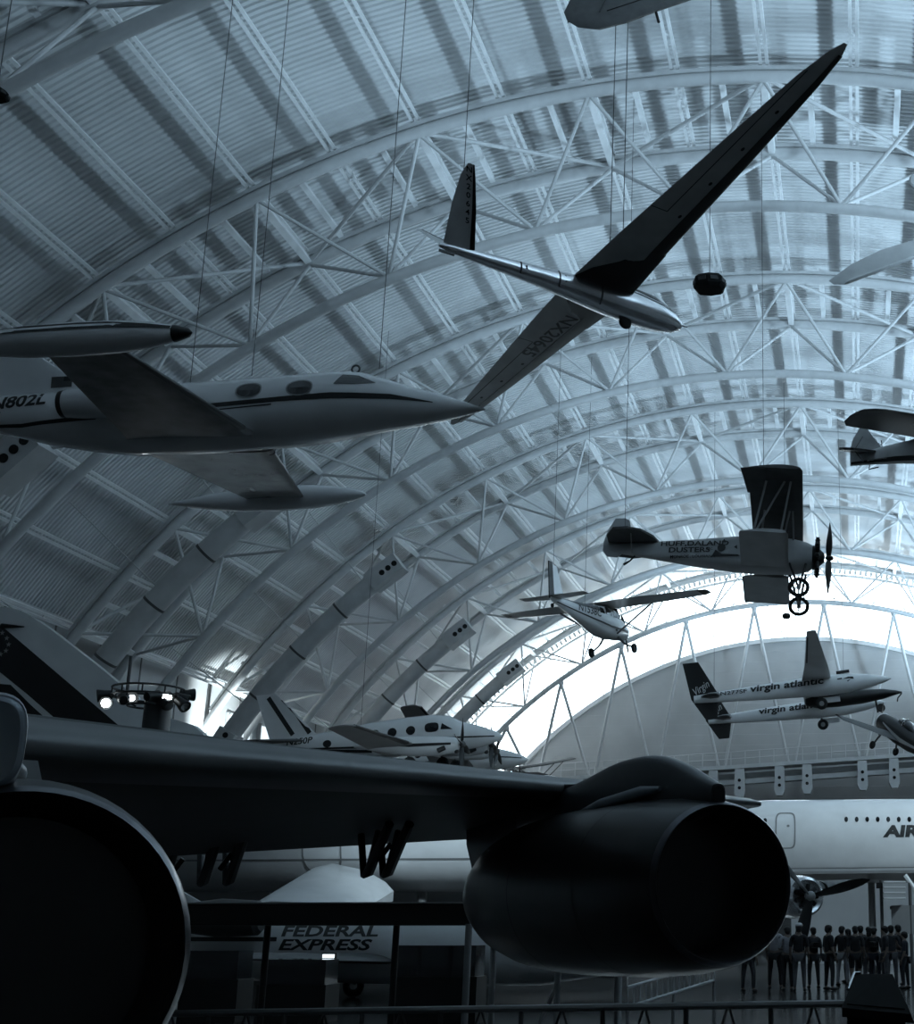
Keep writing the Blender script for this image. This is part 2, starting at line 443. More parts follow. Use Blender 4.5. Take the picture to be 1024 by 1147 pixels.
# V props standing on the sloping gallery in front of the end wall
gal = thing('gallery', 'sloping steel gallery with railing crossing the far end wall', 'gallery', (-10, 112.6, 14.3))
g0 = Vector((-10, 112.6, 14.3))
def gz(x): return 13.75 + (x + 20.9) * .057
xs0, xs1 = -33., 22.
for nm, dz, hh, dd, mt in (('deck_slab', -.1, .3, 2.2, 'steel'), ('edge_beam', -.75, .4, .5, 'grey'), ('soffit_beam', -1.25, .35, .9, 'steel')):
    m = MB(); m.loft([[Vector((x, 112.6 + sy * dd / 2, gz(x) + dz + sz * hh / 2)) - g0 for sy, sz in ((-1, -1), (1, -1), (1, 1), (-1, 1))] for x in (xs0, xs1)])
    m.build(nm, mt, gal, smooth=False)
for dz in (.55, 1.1):
    m = MB(); m.tube([Vector((xs0, 111.6, gz(xs0) + dz)) - g0, Vector((xs1, 111.6, gz(xs1) + dz)) - g0], .035, 6); m.build('handrail', 'steel', gal)
x = xs0
while x < 12:
    m = MB(); m.tube([Vector((x, 111.6, gz(x))) - g0, Vector((x, 111.6, gz(x) + 1.1)) - g0], .04, 6); m.build('railing_post', 'steel', gal); x += 1.15
x = -24.
for x in (-22.8, -16.8, -11.4, -9.3, -6.1, -3.9, .5, 3., 7):
    m = MB(); m.prism([(-.36, 0), (.36, 0), (.42, -1.9), (.24, -2.3), (-.24, -2.3), (-.42, -1.9)], (0, .8, 0), Vector((x, 111.9, gz(x) - .3)) - g0)
    c = m.build('bracket', 'steel', gal, smooth=False)
    for q in (-.9, -1.5):
        h = MB(); h.lathe([(-.05, .13), (.05, .13)], Vector((x, 111.48, gz(x) - .3 + q)) - g0, 'y', 12); h.build('bolt_hole', 'hole', c)
m = MB(); m.box(Vector((-5, 114.2, 6)) - g0, (62, .5, 11.5)); m.build('lower_panel', 'dgrey', gal, smooth=False)
vt = [arc(3.76 + 9.74 * k, RI - .2, 110.7) for k in range(-5, 6)]
vx = [(vt[i].x + vt[i + 1].x) / 2 for i in range(len(vt) - 1)]
vx = [vt[0].x - 3] + vx + [vt[-1].x + 3]
for i, t in enumerate(vt):
    if t.z < gz(t.x) + 2: continue
    pr_ = thing('support_prop', 'x', 'support prop', (t.x, 111, gz(t.x)), group='slender V props between the last truss and the gallery')
    pr_['label'] = 'V pair of slender props, ' + ['', 'lowest beside the crescent foot', 'at the lower end of the bright crescent', 'second along the bright crescent', 'behind the tail fins of the twin boom plane', 'rising behind the lettered booms', 'behind the raised wing of the twin boom plane', 'beyond the noses of the twin boom plane', 'near the hall side', 'close to the hall side', 'last of the row'][i]
    o = pr_.location.copy()
    for x in (vx[i], vx[i + 1]):
        xx = x + (.25 if x < t.x else -.25)
        m = MB(); m.tube([t - o, Vector((xx, 112.2, gz(xx))) - o], [.13, .13], 8); m.build('leg', 'steel', pr_)
    m = MB(); m.ell(t - o, (.25, .25, .25), 10, 6); m.build('node', 'steel', pr_)
m = MB(); m.box((-21, 49.5, 1.7), (26, .3, 3.4)); dv = m.build('wall_dark_backdrop', 'dgrey', smooth=False); tag(dv, kind='structure')  # added dark wall, makes the space behind the parked airliner read dim
# pale partition behind the visitors
m = MB(); m.box((3., 74, 2.0), (13, .3, 4.0)); tag(m.build('wall_partition', 'wall', smooth=False), kind='structure')
# ---------------------------------------------------------------- small white jet
def jet():
    t = thing('business_jet', 'small white twin engine jet with wing tip tanks hanging under the roof', 'aircraft', (-8.09, 28.59, 13.02), att(1.4, 1.8, .5))
    F = MB()
    F.fus([(-.0, -.14, .015, .015), (-.25, -.12, .11, .10), (-.9, -.06, .31, .28), (-1.6, 0, .48, .44), (-2.2, .08, .60, .58), (-2.8, .14, .70, .72), (-3.4, .12, .76, .80),
           (-4.2, .06, .79, .82), (-6, .02, .8, .82), (-8, .02, .8, .80), (-9, .08, .72, .72), (-10, .18, .60, .62), (-11, .32, .44, .48), (-12, .45, .24, .30), (-12.9, .52, .06, .1)], 40)
    f = F.build('fuselage', 'jetwhite', t); B = F.bvh()
    rs = dict(parent=t, bvh=B, O=(0, -3, 0), U=(1, 0, 0), V=(0, 0, 1)); ls = dict(parent=t, bvh=B, O=(0, 3, 0), U=(-1, 0, 0), V=(0, 0, 1))
    for kw, sg in ((rs, 1), (ls, -1)):
        for x in (-4.0, -5.15):
            w = mark('cabin_window', (ell2d(sg * x, .32, .27, .18, 22, 2.3), [tuple(range(22))]), 'glass', off=.012, **kw)
            mark('window_rim', ring2d(sg * x, .32, .30, .21, .03, 26, 2.3), 'grey', off=.014, **kw)
        mark('windshield', poly2d([(sg * -2.35, .42), (sg * -2.75, .62), (sg * -3.1, .66), (sg * -3.25, .38), (sg * -2.8, .36)]), 'glass', off=.014, sub=2, **kw)
        mark('cheat_line', strip2d([(sg * -1.1, -.05), (sg * -2, .06), (sg * -3.3, .09), (sg * -4.5, .05), (sg * -6, -.02), (sg * -8, -.02)], [.02, .12, .14, .11, .10, .09], 40), 'blacktrim', sub=0, **kw)
        mark('cheat_line', strip2d([(sg * -4.6, -.06), (sg * -6, -.13), (sg * -8, -.13)], .03, 24), 'blacktrim', sub=0, **kw)
        mark('tail_line', strip2d([(sg * -8.6, -.12), (sg * -10.5, -.10), (sg * -12.2, .1)], [.10, .07, .03], 30), 'blacktrim', sub=0, **kw)
        mark('registration_lettering', text2d('N802L', .33, 0, .03, 1.12), 'blacktrim', loc=(sg * -10.6, .33), **kw)
    # fin, tailplane
    def fl(nm, secs, m_='jetwhite'):
        m = MB(); m.wing(secs); return m.build(nm, m_, t)
    fin = MB(); fin.wing([((-8.8, 0, .6), 3.6, .09, (0, 1, 0)), ((-10.9, 0, 2.05), 2.1, .09, (0, 1, 0)), ((-12.0, 0, 2.9), 1.4, .09, (0, 1, 0))]); fb = fin.bvh(); fin.build('fin', 'jetwhite', t)
    mark('flag', (ell2d(-9.86, 1.06, .24, .14, 4, 40) and [(-10.12, .93), (-9.62, .93), (-9.62, 1.2), (-10.12, 1.2)], [(0, 1, 2, 3)]), 'dgrey', t, fb, (0, -3, 0), (1, 0, 0), (0, 0, 1), sub=2)
    mark('flag_canton', ([(-9.82, 1.08), (-9.62, 1.08), (-9.62, 1.2), (-9.82, 1.2)], [(0, 1, 2, 3)]), 'blacktrim', t, fb, (0, -3, 0), (1, 0, 0), (0, 0, 1), off=.018)
    fl('tailplane', [((-12.6, 2.2, 2.85), .9, .08), ((-12.0, 0, 2.85), 1.4, .08), ((-12.6, -2.2, 2.85), .9, .08)])
    for s in (-1, 1):
        secs = [((-5.05, s * .55, -.62), 2.9, .11), ((-5.13, s * .85, -.60), 2.75, .11), ((-6.0, s * 5.05, -.36), 1.45, .10)]
        W = MB(); W.wing(secs); w = W.build('wing', 'jetwing', t)
        e = MB(); e.wing(secs[1:], 0, .045, .012); e.build('leading_edge', 'dgrey', w)
        wb = W.bvh()
        for tt in (.25, .62, .8):
            a = Vector(secs[1][0]) + Vector((-tt * 2.75, 0, 0)); b = Vector(secs[2][0]) + Vector((-tt * 1.45, 0, 0))
            mark('panel_line', strip2d([(a.x, a.y), (b.x, b.y)], .02, 14), 'dgrey', w, wb, (0, 0, -3), (1, 0, 0), (0, -1, 0) , off=.006, sub=0) if False else None
                # tip tank
        T = MB(); T.lathe([(-4.40, .02), (-4.46, .07), (-4.7, .15), (-5.2, .25), (-5.8, .31), (-6.6, .33), (-7.6, .31), (-8.5, .22), (-9.2, .1), (-9.7, .02)], (0, s * 5.2, -.30), 'x', 24)
        tk = T.build('tip_tank', 'jetwhite', t); tb = T.bvh()
        if s < 0: n = MB(); n.lathe([(-4.385, .01), (-4.45, .085), (-4.7, .162), (-4.74, .165)], (0, s * 5.2, -.30), 'x', 24); n.build('tank_nose', 'black', tk)
        if s < 0: mark('tank_stripe', strip2d([(-4.75, -.23), (-6, -.16), (-8, -.16), (-9, -.22)], [.07, .16, .16, .05], 30), 'blacktrim', tk, tb, (0, -9, 0), (1, 0, 0), (0, 0, 1), sub=0)
        else: mark('tank_stripe', strip2d([(4.75, -.23), (6, -.16), (8, -.16), (9, -.22)], [.07, .16, .16, .05], 30), 'blacktrim', tk, tb, (0, 9, 0), (-1, 0, 0), (0, 0, 1), sub=0)
        fi = MB(); fi.wing([((-8.5, s * 5.2, -.3), .9, .06), ((-8.9, s * 5.9, -.25), .45, .06)]); fi.build('tank_fin', 'jetwhite', tk)
        # engine pod on the rear fuselage
        E_ = MB(); E_.lathe([(-6.75, .26), (-6.7, .31), (-6.9, .36), (-7.8, .38), (-8.7, .35), (-9.2, .30), (-9.2, .25), (-8.9, .2)], (0, s * 1.06, .1), 'x', 24); en = E_.build('engine_nacelle', 'jetwhite', t)
        q = MB(); q.lathe([(-8.92, .2), (-8.9, .01)], (0, s * 1.06, .1), 'x', 20); q.lathe([(-6.8, .26), (-6.78, .01)], (0, s * 1.06, .1), 'x', 20); q.build('engine_opening', 'hole', en)
        bd = MB(); bd.lathe([(-9.1, .318), (-9.22, .30)], (0, s * 1.06, .1), 'x', 24, cap=False); bd.build('nacelle_band', 'black', en)
        p = MB(); p.box((-7.9, s * .8, .1), (1.6, .5, .16)); p.build('engine_pylon', 'jetwhite', en)
    k = MB(); k.torus((-3.0, 0, 1.0), .09, .025, 'y', 18, 6); k.tube([(-3.0, 0, .8), (-3.0, 0, .92)], .03, 8); k.build('lifting_ring', 'dgrey', t)
    return t
jet()
# ---------------------------------------------------------------- silver sailplane
def sailplane():
    t = thing('sailplane', 'polished silver sailplane with long dark wings banked above the jet nose', 'aircraft', (-3.33, 25.87, 13.49), att(40.7, -.7, -8.1))
    F = MB(); F.fus([(0.02, -.02, .02, .02), (-.06, -.02, .12, .13), (-.25, .0, .2, .23), (-.6, .03, .27, .31), (-1.1, .06, .30, .36), (-1.8, .08, .28, .34), (-2.6, .1, .23, .26), (-3.4, .12, .17, .19), (-4.4, .13, .11, .13), (-5.1, .14, .07, .09), (-5.3, .14, .03, .04)], 28)
    f = F.build('fuselage', 'metal', t); B = F.bvh()
    for x in (-2.0, -2.9, -3.7): mark('skin_band', strip2d([(x, -.2), (x, .42)], .03, 10), 'darkmetal', t, B, (0, -2, 0), (1, 0, 0), (0, 0, 1), off=.006, sub=0)
    cn = MB(); cn.fus([(-.12, .10, .02, .02), (-.3, .18, .12, .12), (-.7, .26, .2, .2), (-1.1, .29, .2, .2), (-1.45, .28, .12, .14), (-1.6, .27, .02, .02)], 20); c = cn.build('canopy', 'glass', t)
    mark('canopy_sill', strip2d([(-.1, .10), (-.7, .19), (-1.5, .28)], .03, 20), 'black', c, F.bvh(), (0, -2, 0), (1, 0, 0), (0, 0, 1), off=.01, sub=0)
    w_ = MB(); w_.torus((-1.35, 0, -.34), .09, .05, 'y', 18, 8); w_.tube([(-1.35, -.05, -.34), (-1.35, .05, -.34)], .07, 12); w_.build('landing_wheel', 'rubber', t)
    sk = MB(); sk.box((-5.15, 0, .02), (.3, .03, .05)); sk.build('tail_skid', 'dgrey', t)
    pt = MB(); pt.tube([(.0, 0, 0), (.14, 0, -.01)], .012, 6); pt.build('pitot_probe', 'black', t)
    for s in (-1, 1):
        secs = [((-1.28, s * .18, .26), 1.3, .15), ((-1.34, s * 1.6, .36), 1.12, .14), ((-1.40, s * 4.6, .56), .74, .13), ((-1.46, s * 6.4, .69), .47, .12), ((-1.52, s * 7.1, .745), .26, .10), ((-1.6, s * 7.34, .76), .08, .1)]
        W = MB(); W.wing(secs, n=14); w = W.build('wing', 'wingmetal', t); wb = W.bvh()
        e = MB(); e.wing(secs[:5], 0, .27, .008); e.build('leading_edge_skin', 'darkmetal', w)
        r = MB(); r.wing([((-1.27, s * .15, .26), 1.32, .16), ((-1.29, s * .55, .282), 1.1, .16), ((-1.31, s * .95, .31), .72, .2), ((-1.33, s * 1.5, .355), .38, .26)], 0, .995, .014); r.build('wing_root_skin', 'darkmetal', w)  # near-black tone stands in for dark reflections in the polished root
        a, b = -1.36 - .74 * 1.05, -1.47 - .74 * .55
        UU, VV = (0, s, 0), ((1, 0, 0) if s > 0 else (1, 0, 0))
        def under(nm, shp, mt='black', off=.008, sub=1, loc=(0, 0)):
            # read from below: U outboard, V towards the leading edge
            O = Vector((0, 0, -3)); 
            if s > 0: return mark(nm, shp, mt, w, wb, O, (0, 1, 0), (1, 0, 0), off, sub, loc)
            vs, fs = shp; return mark(nm, ([(-x, y) for x, y in vs], [q[::-1] for q in fs]), mt, w, wb, O, (0, 1, 0), (1, 0, 0), off, sub, (-loc[0], loc[1]))
        under('aileron_gap', strip2d([(2.6, -2.0), (6.6, -1.84)], .02, 20), sub=0)
        under('aileron_gap', strip2d([(2.6, -2.0), (2.6, -2.35)], .02, 6), sub=0)
        for yy in (2.6, 3.6, 4.6, 5.6): under('inspection_port', poly2d(ell2d(yy, -1.72 , .05, .03, 10)))
        if s > 0: under('registration_lettering', text2d('NX20645', .30, 0, .016, 1.25), loc=(2.2, -1.97))
    # V tail, each panel with the registration down its leading edge
    for s in (-1, 1):
        n_ = Vector((0, s * .75, .66)).normalized(); up = Vector((0, .66, -s * .75)).normalized()
        tip = Vector((-5.12, s * 1.13, 1.22)); rt = Vector((-4.62, s * .05, .18))
        q = [(rt, .62, .08, up), (rt.lerp(tip, .5) + Vector((.02, 0, 0)), .47, .08, up), (rt.lerp(tip, .85) + Vector((.0, 0, 0)), .28, .08, up), (tip + Vector((-.02, 0, 0)), .12, .08, up)]
        W = MB(); W.wing(q); w = W.build('tail_surface', 'wingmetal', t); wb = W.bvh()
        e = MB(); e.wing(q, 0, .16, .006); e.build('leading_edge_skin', 'darkmetal', w)
        if s < 0:
            d = (tip - rt).normalized()
            for i, ch in enumerate('NX20645'):
                p = rt.lerp(tip, .9 - .098 * i) + Vector((-.12 - .005 * i, 0, 0))
                mark('registration_letter', text2d(ch, .105, 0, .02, 1.15), 'black', w, wb, p, Vector((1, 0, 0)), (tip - rt), .008, 0)
    return t
sailplane()
# ---------------------------------------------------------------- biplane crop duster
def wheel(m, c, R, r, axis='y'): m.torus(c, R, r, axis, 24, 8)
def duster():
    t = thing('biplane', 'silver radial engine biplane with lettered fuselage flying over the crescent window', 'aircraft', (-.76, 45.6, 13.78), att(1.8, -2.8, -13))
    F = MB(); F.fus([(-.55, 0, .42, .42), (-.75, 0, .50, .52), (-1.2, .0, .50, .58, 3), (-2.2, .02, .46, .62, 4), (-3.2, .03, .42, .58, 4), (-4.4, .03, .32, .46, 4), (-6, .08, .17, .30, 4), (-7.3, .12, .05, .18, 3), (-7.6, .12, .02, .08)], 32)
    F.build('fuselage', 'silver', t); B = F.bvh()
    kw = dict(parent=t, bvh=B, O=(0, -3, 0), U=(1, 0, 0), V=(0, 0, 1))
    kw['off'] = .03
    mark('side_lettering', text2d('HUFF,DALAND', .19, 0, .026, 1.35), 'black', loc=(-4.55, .15), **kw)
    mark('side_lettering', text2d('DUSTERS', .19, 0, .026, 1.35), 'black', loc=(-4.72, -.1), **kw)
    mark('side_lettering', text2d('INC.', .09, 0, .01, 1.1), 'black', loc=(-4.02, -.02), **kw)
    mark('side_lettering', text2d('MONROE . LOUISIANA', .10, 0, .012, 1.1), 'black', loc=(-4.6, -.30), **kw)
    mark('side_emblem', poly2d([(-3.55, .42), (-3.62, .26), (-3.46, .26)], ell2d(-3.62, .06, .14, .15, 12), [(-3.95, -.28), (-3.82, -.02), (-3.6, -.18), (-3.05, -.2), (-2.98, -.26)], [(-3.2, .08), (-3.1, .16), (-3.08, .0)]), 'black', **kw)
    ck = MB(); ck.torus((-2.75, 0, .62), .28, .05, 'z', 24, 8); ck.build('cockpit_rim', 'black', t)
    hp = MB(); hp.box((-1.75, 0, .75), (.7, .55, .35)); hp.build('hopper_lid', 'dgrey', t)
    def wg(nm, secs, mt, par=t):
        m = MB(); m.wing(secs); return m.build(nm, mt, par)
    zu, zl, b = .62 + .62, -.58, 3.65
    u = wg('upper_wing', [((-.98, -b, zu + .05), 1.7, .10), ((-.92, -b + .15, zu + .05), 1.76, .11), ((-.9, 0, zu), 1.75, .11), ((-.92, b - .15, zu + .05), 1.76, .11), ((-.98, b, zu + .05), 1.7, .10)], 'fabric')
    for s in (-1, 1):
        g = MB(); g.wing([((-2.12, s * 2.1, zu + .01), .62, .09), ((-2.12, s * 3.62, zu + .03), .8, .09)]); g.build('aileron', 'fabric', u)
        wg('lower_wing', [((-1.32, s * .4, zl), 1.6, .10), ((-1.32, s * 2.5, zl + .08), 1.6, .10), ((-1.38, s * 2.62, zl + .09), 1.5, .10)], 'silver')
        for a, c in (((-1.2, .45, .4), (-1.25, 1.0, zu)), ((-1.55, .45, .4), (-1.35, 1.0, zu)), ((-2.3, .42, .4), (-2.2, 1.0, zu)), ((-1.6, 2.2, zl + .1), (-1.3, 2.9, zu)), ((-2.5, 2.2, zl + .1), (-2.1, 2.9, zu)), ((-2.5, 2.2, zl + .1), (-1.5, 2.9, zu))):
            m = MB(); m.tube([(a[0], s * a[1], a[2]), (c[0], s * c[1], c[2])], .035, 8); m.build('wing_strut', 'grey', t)
        w = MB(); wheel(w, (-.95, s * .72, -1.5), .30, .065); wo = w.build('wheel', 'rubber', t)
        h = MB(); h.tube([(-.95, s * .66, -1.5), (-.95, s * .78, -1.5)], .07, 10)
        for k in range(8): h.tube([(-.95, s * .72, -1.5), (-.95 + .28 * cos(k * PI / 4), s * .72, -1.5 + .28 * sin(k * PI / 4))], .012, 5)
        h.build('hub', 'grey', wo)
        for q in ((-.75, .4), (-1.3, .4)):
            m = MB(); m.tube([(q[0], s * q[1], -.45), (-.95, s * .68, -1.5)], .04, 8); m.build('gear_strut', 'black', t)
    m = MB(); m.tube([(-.95, -.7, -1.5), (-.95, .7, -1.5)], .03, 8); m.build('axle', 'black', t)
    # radial engine
    e = MB(); e.lathe([(-.55, .4), (-.5, .42), (-.3, .3), (-.15, .16), (-.12, .02)], (0, 0, 0), 'x', 20); eo = e.build('engine_crankcase', 'black', t)
    for k in range(9):
        a = 2 * PI * k / 9; d = Vector((0, cos(a), sin(a))); c = MB()
        pts = []; rr = []
        for j in range(9): pts.append(Vector((-.38, 0, 0)) + d * (.30 + .042 * j)); rr.append(.095 if j % 2 else .075)
        c.tube(pts, rr, 10); c.tube([Vector((-.38, 0, 0)) + d * .63, Vector((-.38, 0, 0)) + d * .70], .06, 8); c.build('cylinder', 'black', eo)
    prop(t, (-.02, 0, 0), 1.32, 2, 96, .1)
    fn = MB(); fn.prism([(-6.75, .2), (-6.78, .75), (-6.9, 1.2), (-7.05, 1.3), (-7.4, 1.28), (-7.62, .8), (-7.72, .35), (-7.72, .0), (-7.55, -.2), (-7.2, -.22)], (0, .06, 0)); fn.build('fin', 'silver', t, smooth=False)
    tp = MB(); tp.prism([(-5.75, 0), (-5.95, -.5), (-6.35, -.95), (-6.8, -1.1), (-7.3, -1.0), (-7.55, -.5), (-7.55, .5), (-7.3, 1.0), (-6.8, 1.1), (-6.35, .95), (-5.95, .5)], (0, 0, .08), (0, 0, .36), (1, 0, 0), (0, 1, 0)); tp.build('tailplane', 'fabric', t, smooth=False)
    sk = MB(); sk.tube([(-6.6, 0, -.15), (-6.75, 0, -.35), (-6.95, 0, -.5)], [.03, .03, .05], 8); sk.build('tail_skid', 'black', t)
    for s in (-1, 1):
        m = MB(); m.tube([(-6.7, s * .05, -.1), (-6.7, s * .75, .34)], .02, 6); m.build('tail_strut', 'grey', t)
    return t
def prop(t, c, R, n, a0, w, mt='wood', hub=.1, hubm='black', axis_tilt=None):
    c = Vector(c); p = MB(); p.ell(c + Vector((.05, 0, 0)), (.14, hub, hub), 14, 8); h = p.build('propeller_hub', hubm, t)
    for k in range(n):
        a = R_(a0 + 360 * k / n); d = Vector((0, cos(a), sin(a))); sd = Vector((0, -sin(a), cos(a))); b = MB(); rings = []
        for i in range(9):
            f = i / 8; r = .06 + (R - .06) * f; ww = w * (.45 + 1.1 * math.sin(PI * min(1, f * .95 + .08)) ** .8) * (1 if i < 8 else .35); tw = R_(62 - 44 * f); th = .03 * (1 - .7 * f)
            ch = (sd * cos(tw) + Vector((1, 0, 0)) * sin(tw)); nn = ch.cross(d)
            rings.append([c + Vector((.03, 0, 0)) + d * r + ch * (ww * cos(2 * PI * j / 10)) + nn * (th * sin(2 * PI * j / 10)) for j in range(10)])
        b.loft(rings); b.build('propeller_blade', mt, h)
    return h
duster()
# ---------------------------------------------------------------- high wing light plane
def lightplane():
    t = thing('light_aircraft', 'white high wing light plane seen from below beside the crescent window', 'aircraft', (-11.29, 66.82, 15.8), att(73.2, .9, -1.6))
    F = MB(); F.fus([(-.05, 0, .2, .2), (-.25, 0, .42, .40), (-.9, .02, .52, .50, 2.6), (-1.35, .05, .54, .56, 3), (-1.7, .15, .54, .72, 3.5), (-2.6, .16, .54, .74, 3.5), (-3.5, .15, .46, .62, 3.2), (-5, .2, .28, .40, 2.6), (-6.6, .28, .12, .22), (-7.5, .32, .03, .1)], 32)
    F.build('fuselage', 'white', t); B = F.bvh()
    for sg, O, U in ((1, (0, -3, 0), (1, 0, 0)), (-1, (0, 3, 0), (-1, 0, 0))):
        kw = dict(parent=t, bvh=B, O=O, U=U, V=(0, 0, 1))
        mark('side_stripe', strip2d([(sg * -.5, -.05), (sg * -2.5, -.12), (sg * -4, -.02), (sg * -7, .22)], [.14, .1, .08, .04], 40), 'blacktrim', sub=0, **kw)
        mark('registration_lettering', text2d('N1538C', .36, .15, .015, 1.1), 'blacktrim', loc=(sg * -4.35, .17), **kw)
        mark('upper_panel', poly2d([(sg * -3.5, .45), (sg * -3.5, .7), (sg * -6.4, .5), (sg * -5.2, .42)]), 'dgrey', sub=2, **kw)
        for a, c in ((-1.55, -2.25), (-2.35, -3.0), (-3.08, -3.5)):
            mark('cabin_window', poly2d([(sg * a, .38), (sg * (a - .12), .76), (sg * (c + .06), .76), (sg * c, .38)]), 'glass', sub=2, **kw)
        mark('door_step', poly2d(ell2d(sg * -1.9, -.2, .14, .06, 10)), 'black', **kw)
    ws = MB(); ws.prism([(-1.3, .52), (-1.66, .9), (-1.74, .9), (-1.36, .5)], (0, .9, 0)); ws.build('windshield', 'glass', t, smooth=False)
    for s in (-1, 1):
        W = MB(); W.wing([((-1.65, 0, .93), 1.62, .12), ((-1.65, s * 2.4, .98), 1.62, .12), ((-1.7, s * 5.2, 1.05), 1.12, .11), ((-1.85, s * 5.45, 1.07), .85, .08)]); w = W.build('wing', 'white', t)
        tp = MB(); tp.wing([((-1.69, s * 5.1, 1.045), 1.15, .13), ((-1.85, s * 5.48, 1.07), .85, .1)]); tp.build('wing_tip', 'black', w)
        m = MB(); m.tube([(-1.8, s * .5, -.35), (-2.0, s * 2.5, .93)], .05, 8); m.build('wing_strut', 'grey', t)
        m = MB(); m.tube([(-1.5, s * .35, -.4), (-1.42, s * .7, -.8), (-1.3, s * 1.1, -1.0)], [.06, .05, .045], 8); m.build('gear_leg', 'dgrey', t)
        m = MB(); m.torus((-1.3, s * 1.16, -1.05), .16, .09, 'y', 20, 8); m.tube([(-1.3, s * 1.1, -1.05), (-1.3, s * 1.22, -1.05)], .12, 10); m.build('wheel', 'rubber', t)
        m = MB(); m.wing([((-6.6, 0, .42), 1.0, .08), ((-6.85, s * 1.65, .45), .6, .08)]); m.build('tailplane', 'white', t)
    m = MB(); m.wing([((-6.1, 0, .35), 1.5, .08, (0, 1, 0)), ((-6.9, 0, 1.9), .75, .07, (0, 1, 0))]); f = m.build('fin', 'white', t)
    m = MB(); m.wing([((-7.15, 0, .3), .45, .12, (0, 1, 0)), ((-7.35, 0, 2.0), .32, .12, (0, 1, 0))], 0, 1, .02); m.build('rudder', 'black', f)
    m = MB(); m.torus((-7.3, 0, .0), .07, .04, 'y', 14, 6); m.tube([(-7.1, 0, .2), (-7.3, 0, 0)], .025, 6); m.build('tail_wheel', 'rubber', t)
    prop(t, (.06, 0, 0), 1.02, 2, 80, .07, 'black', .14, 'white')
    return t
lightplane()
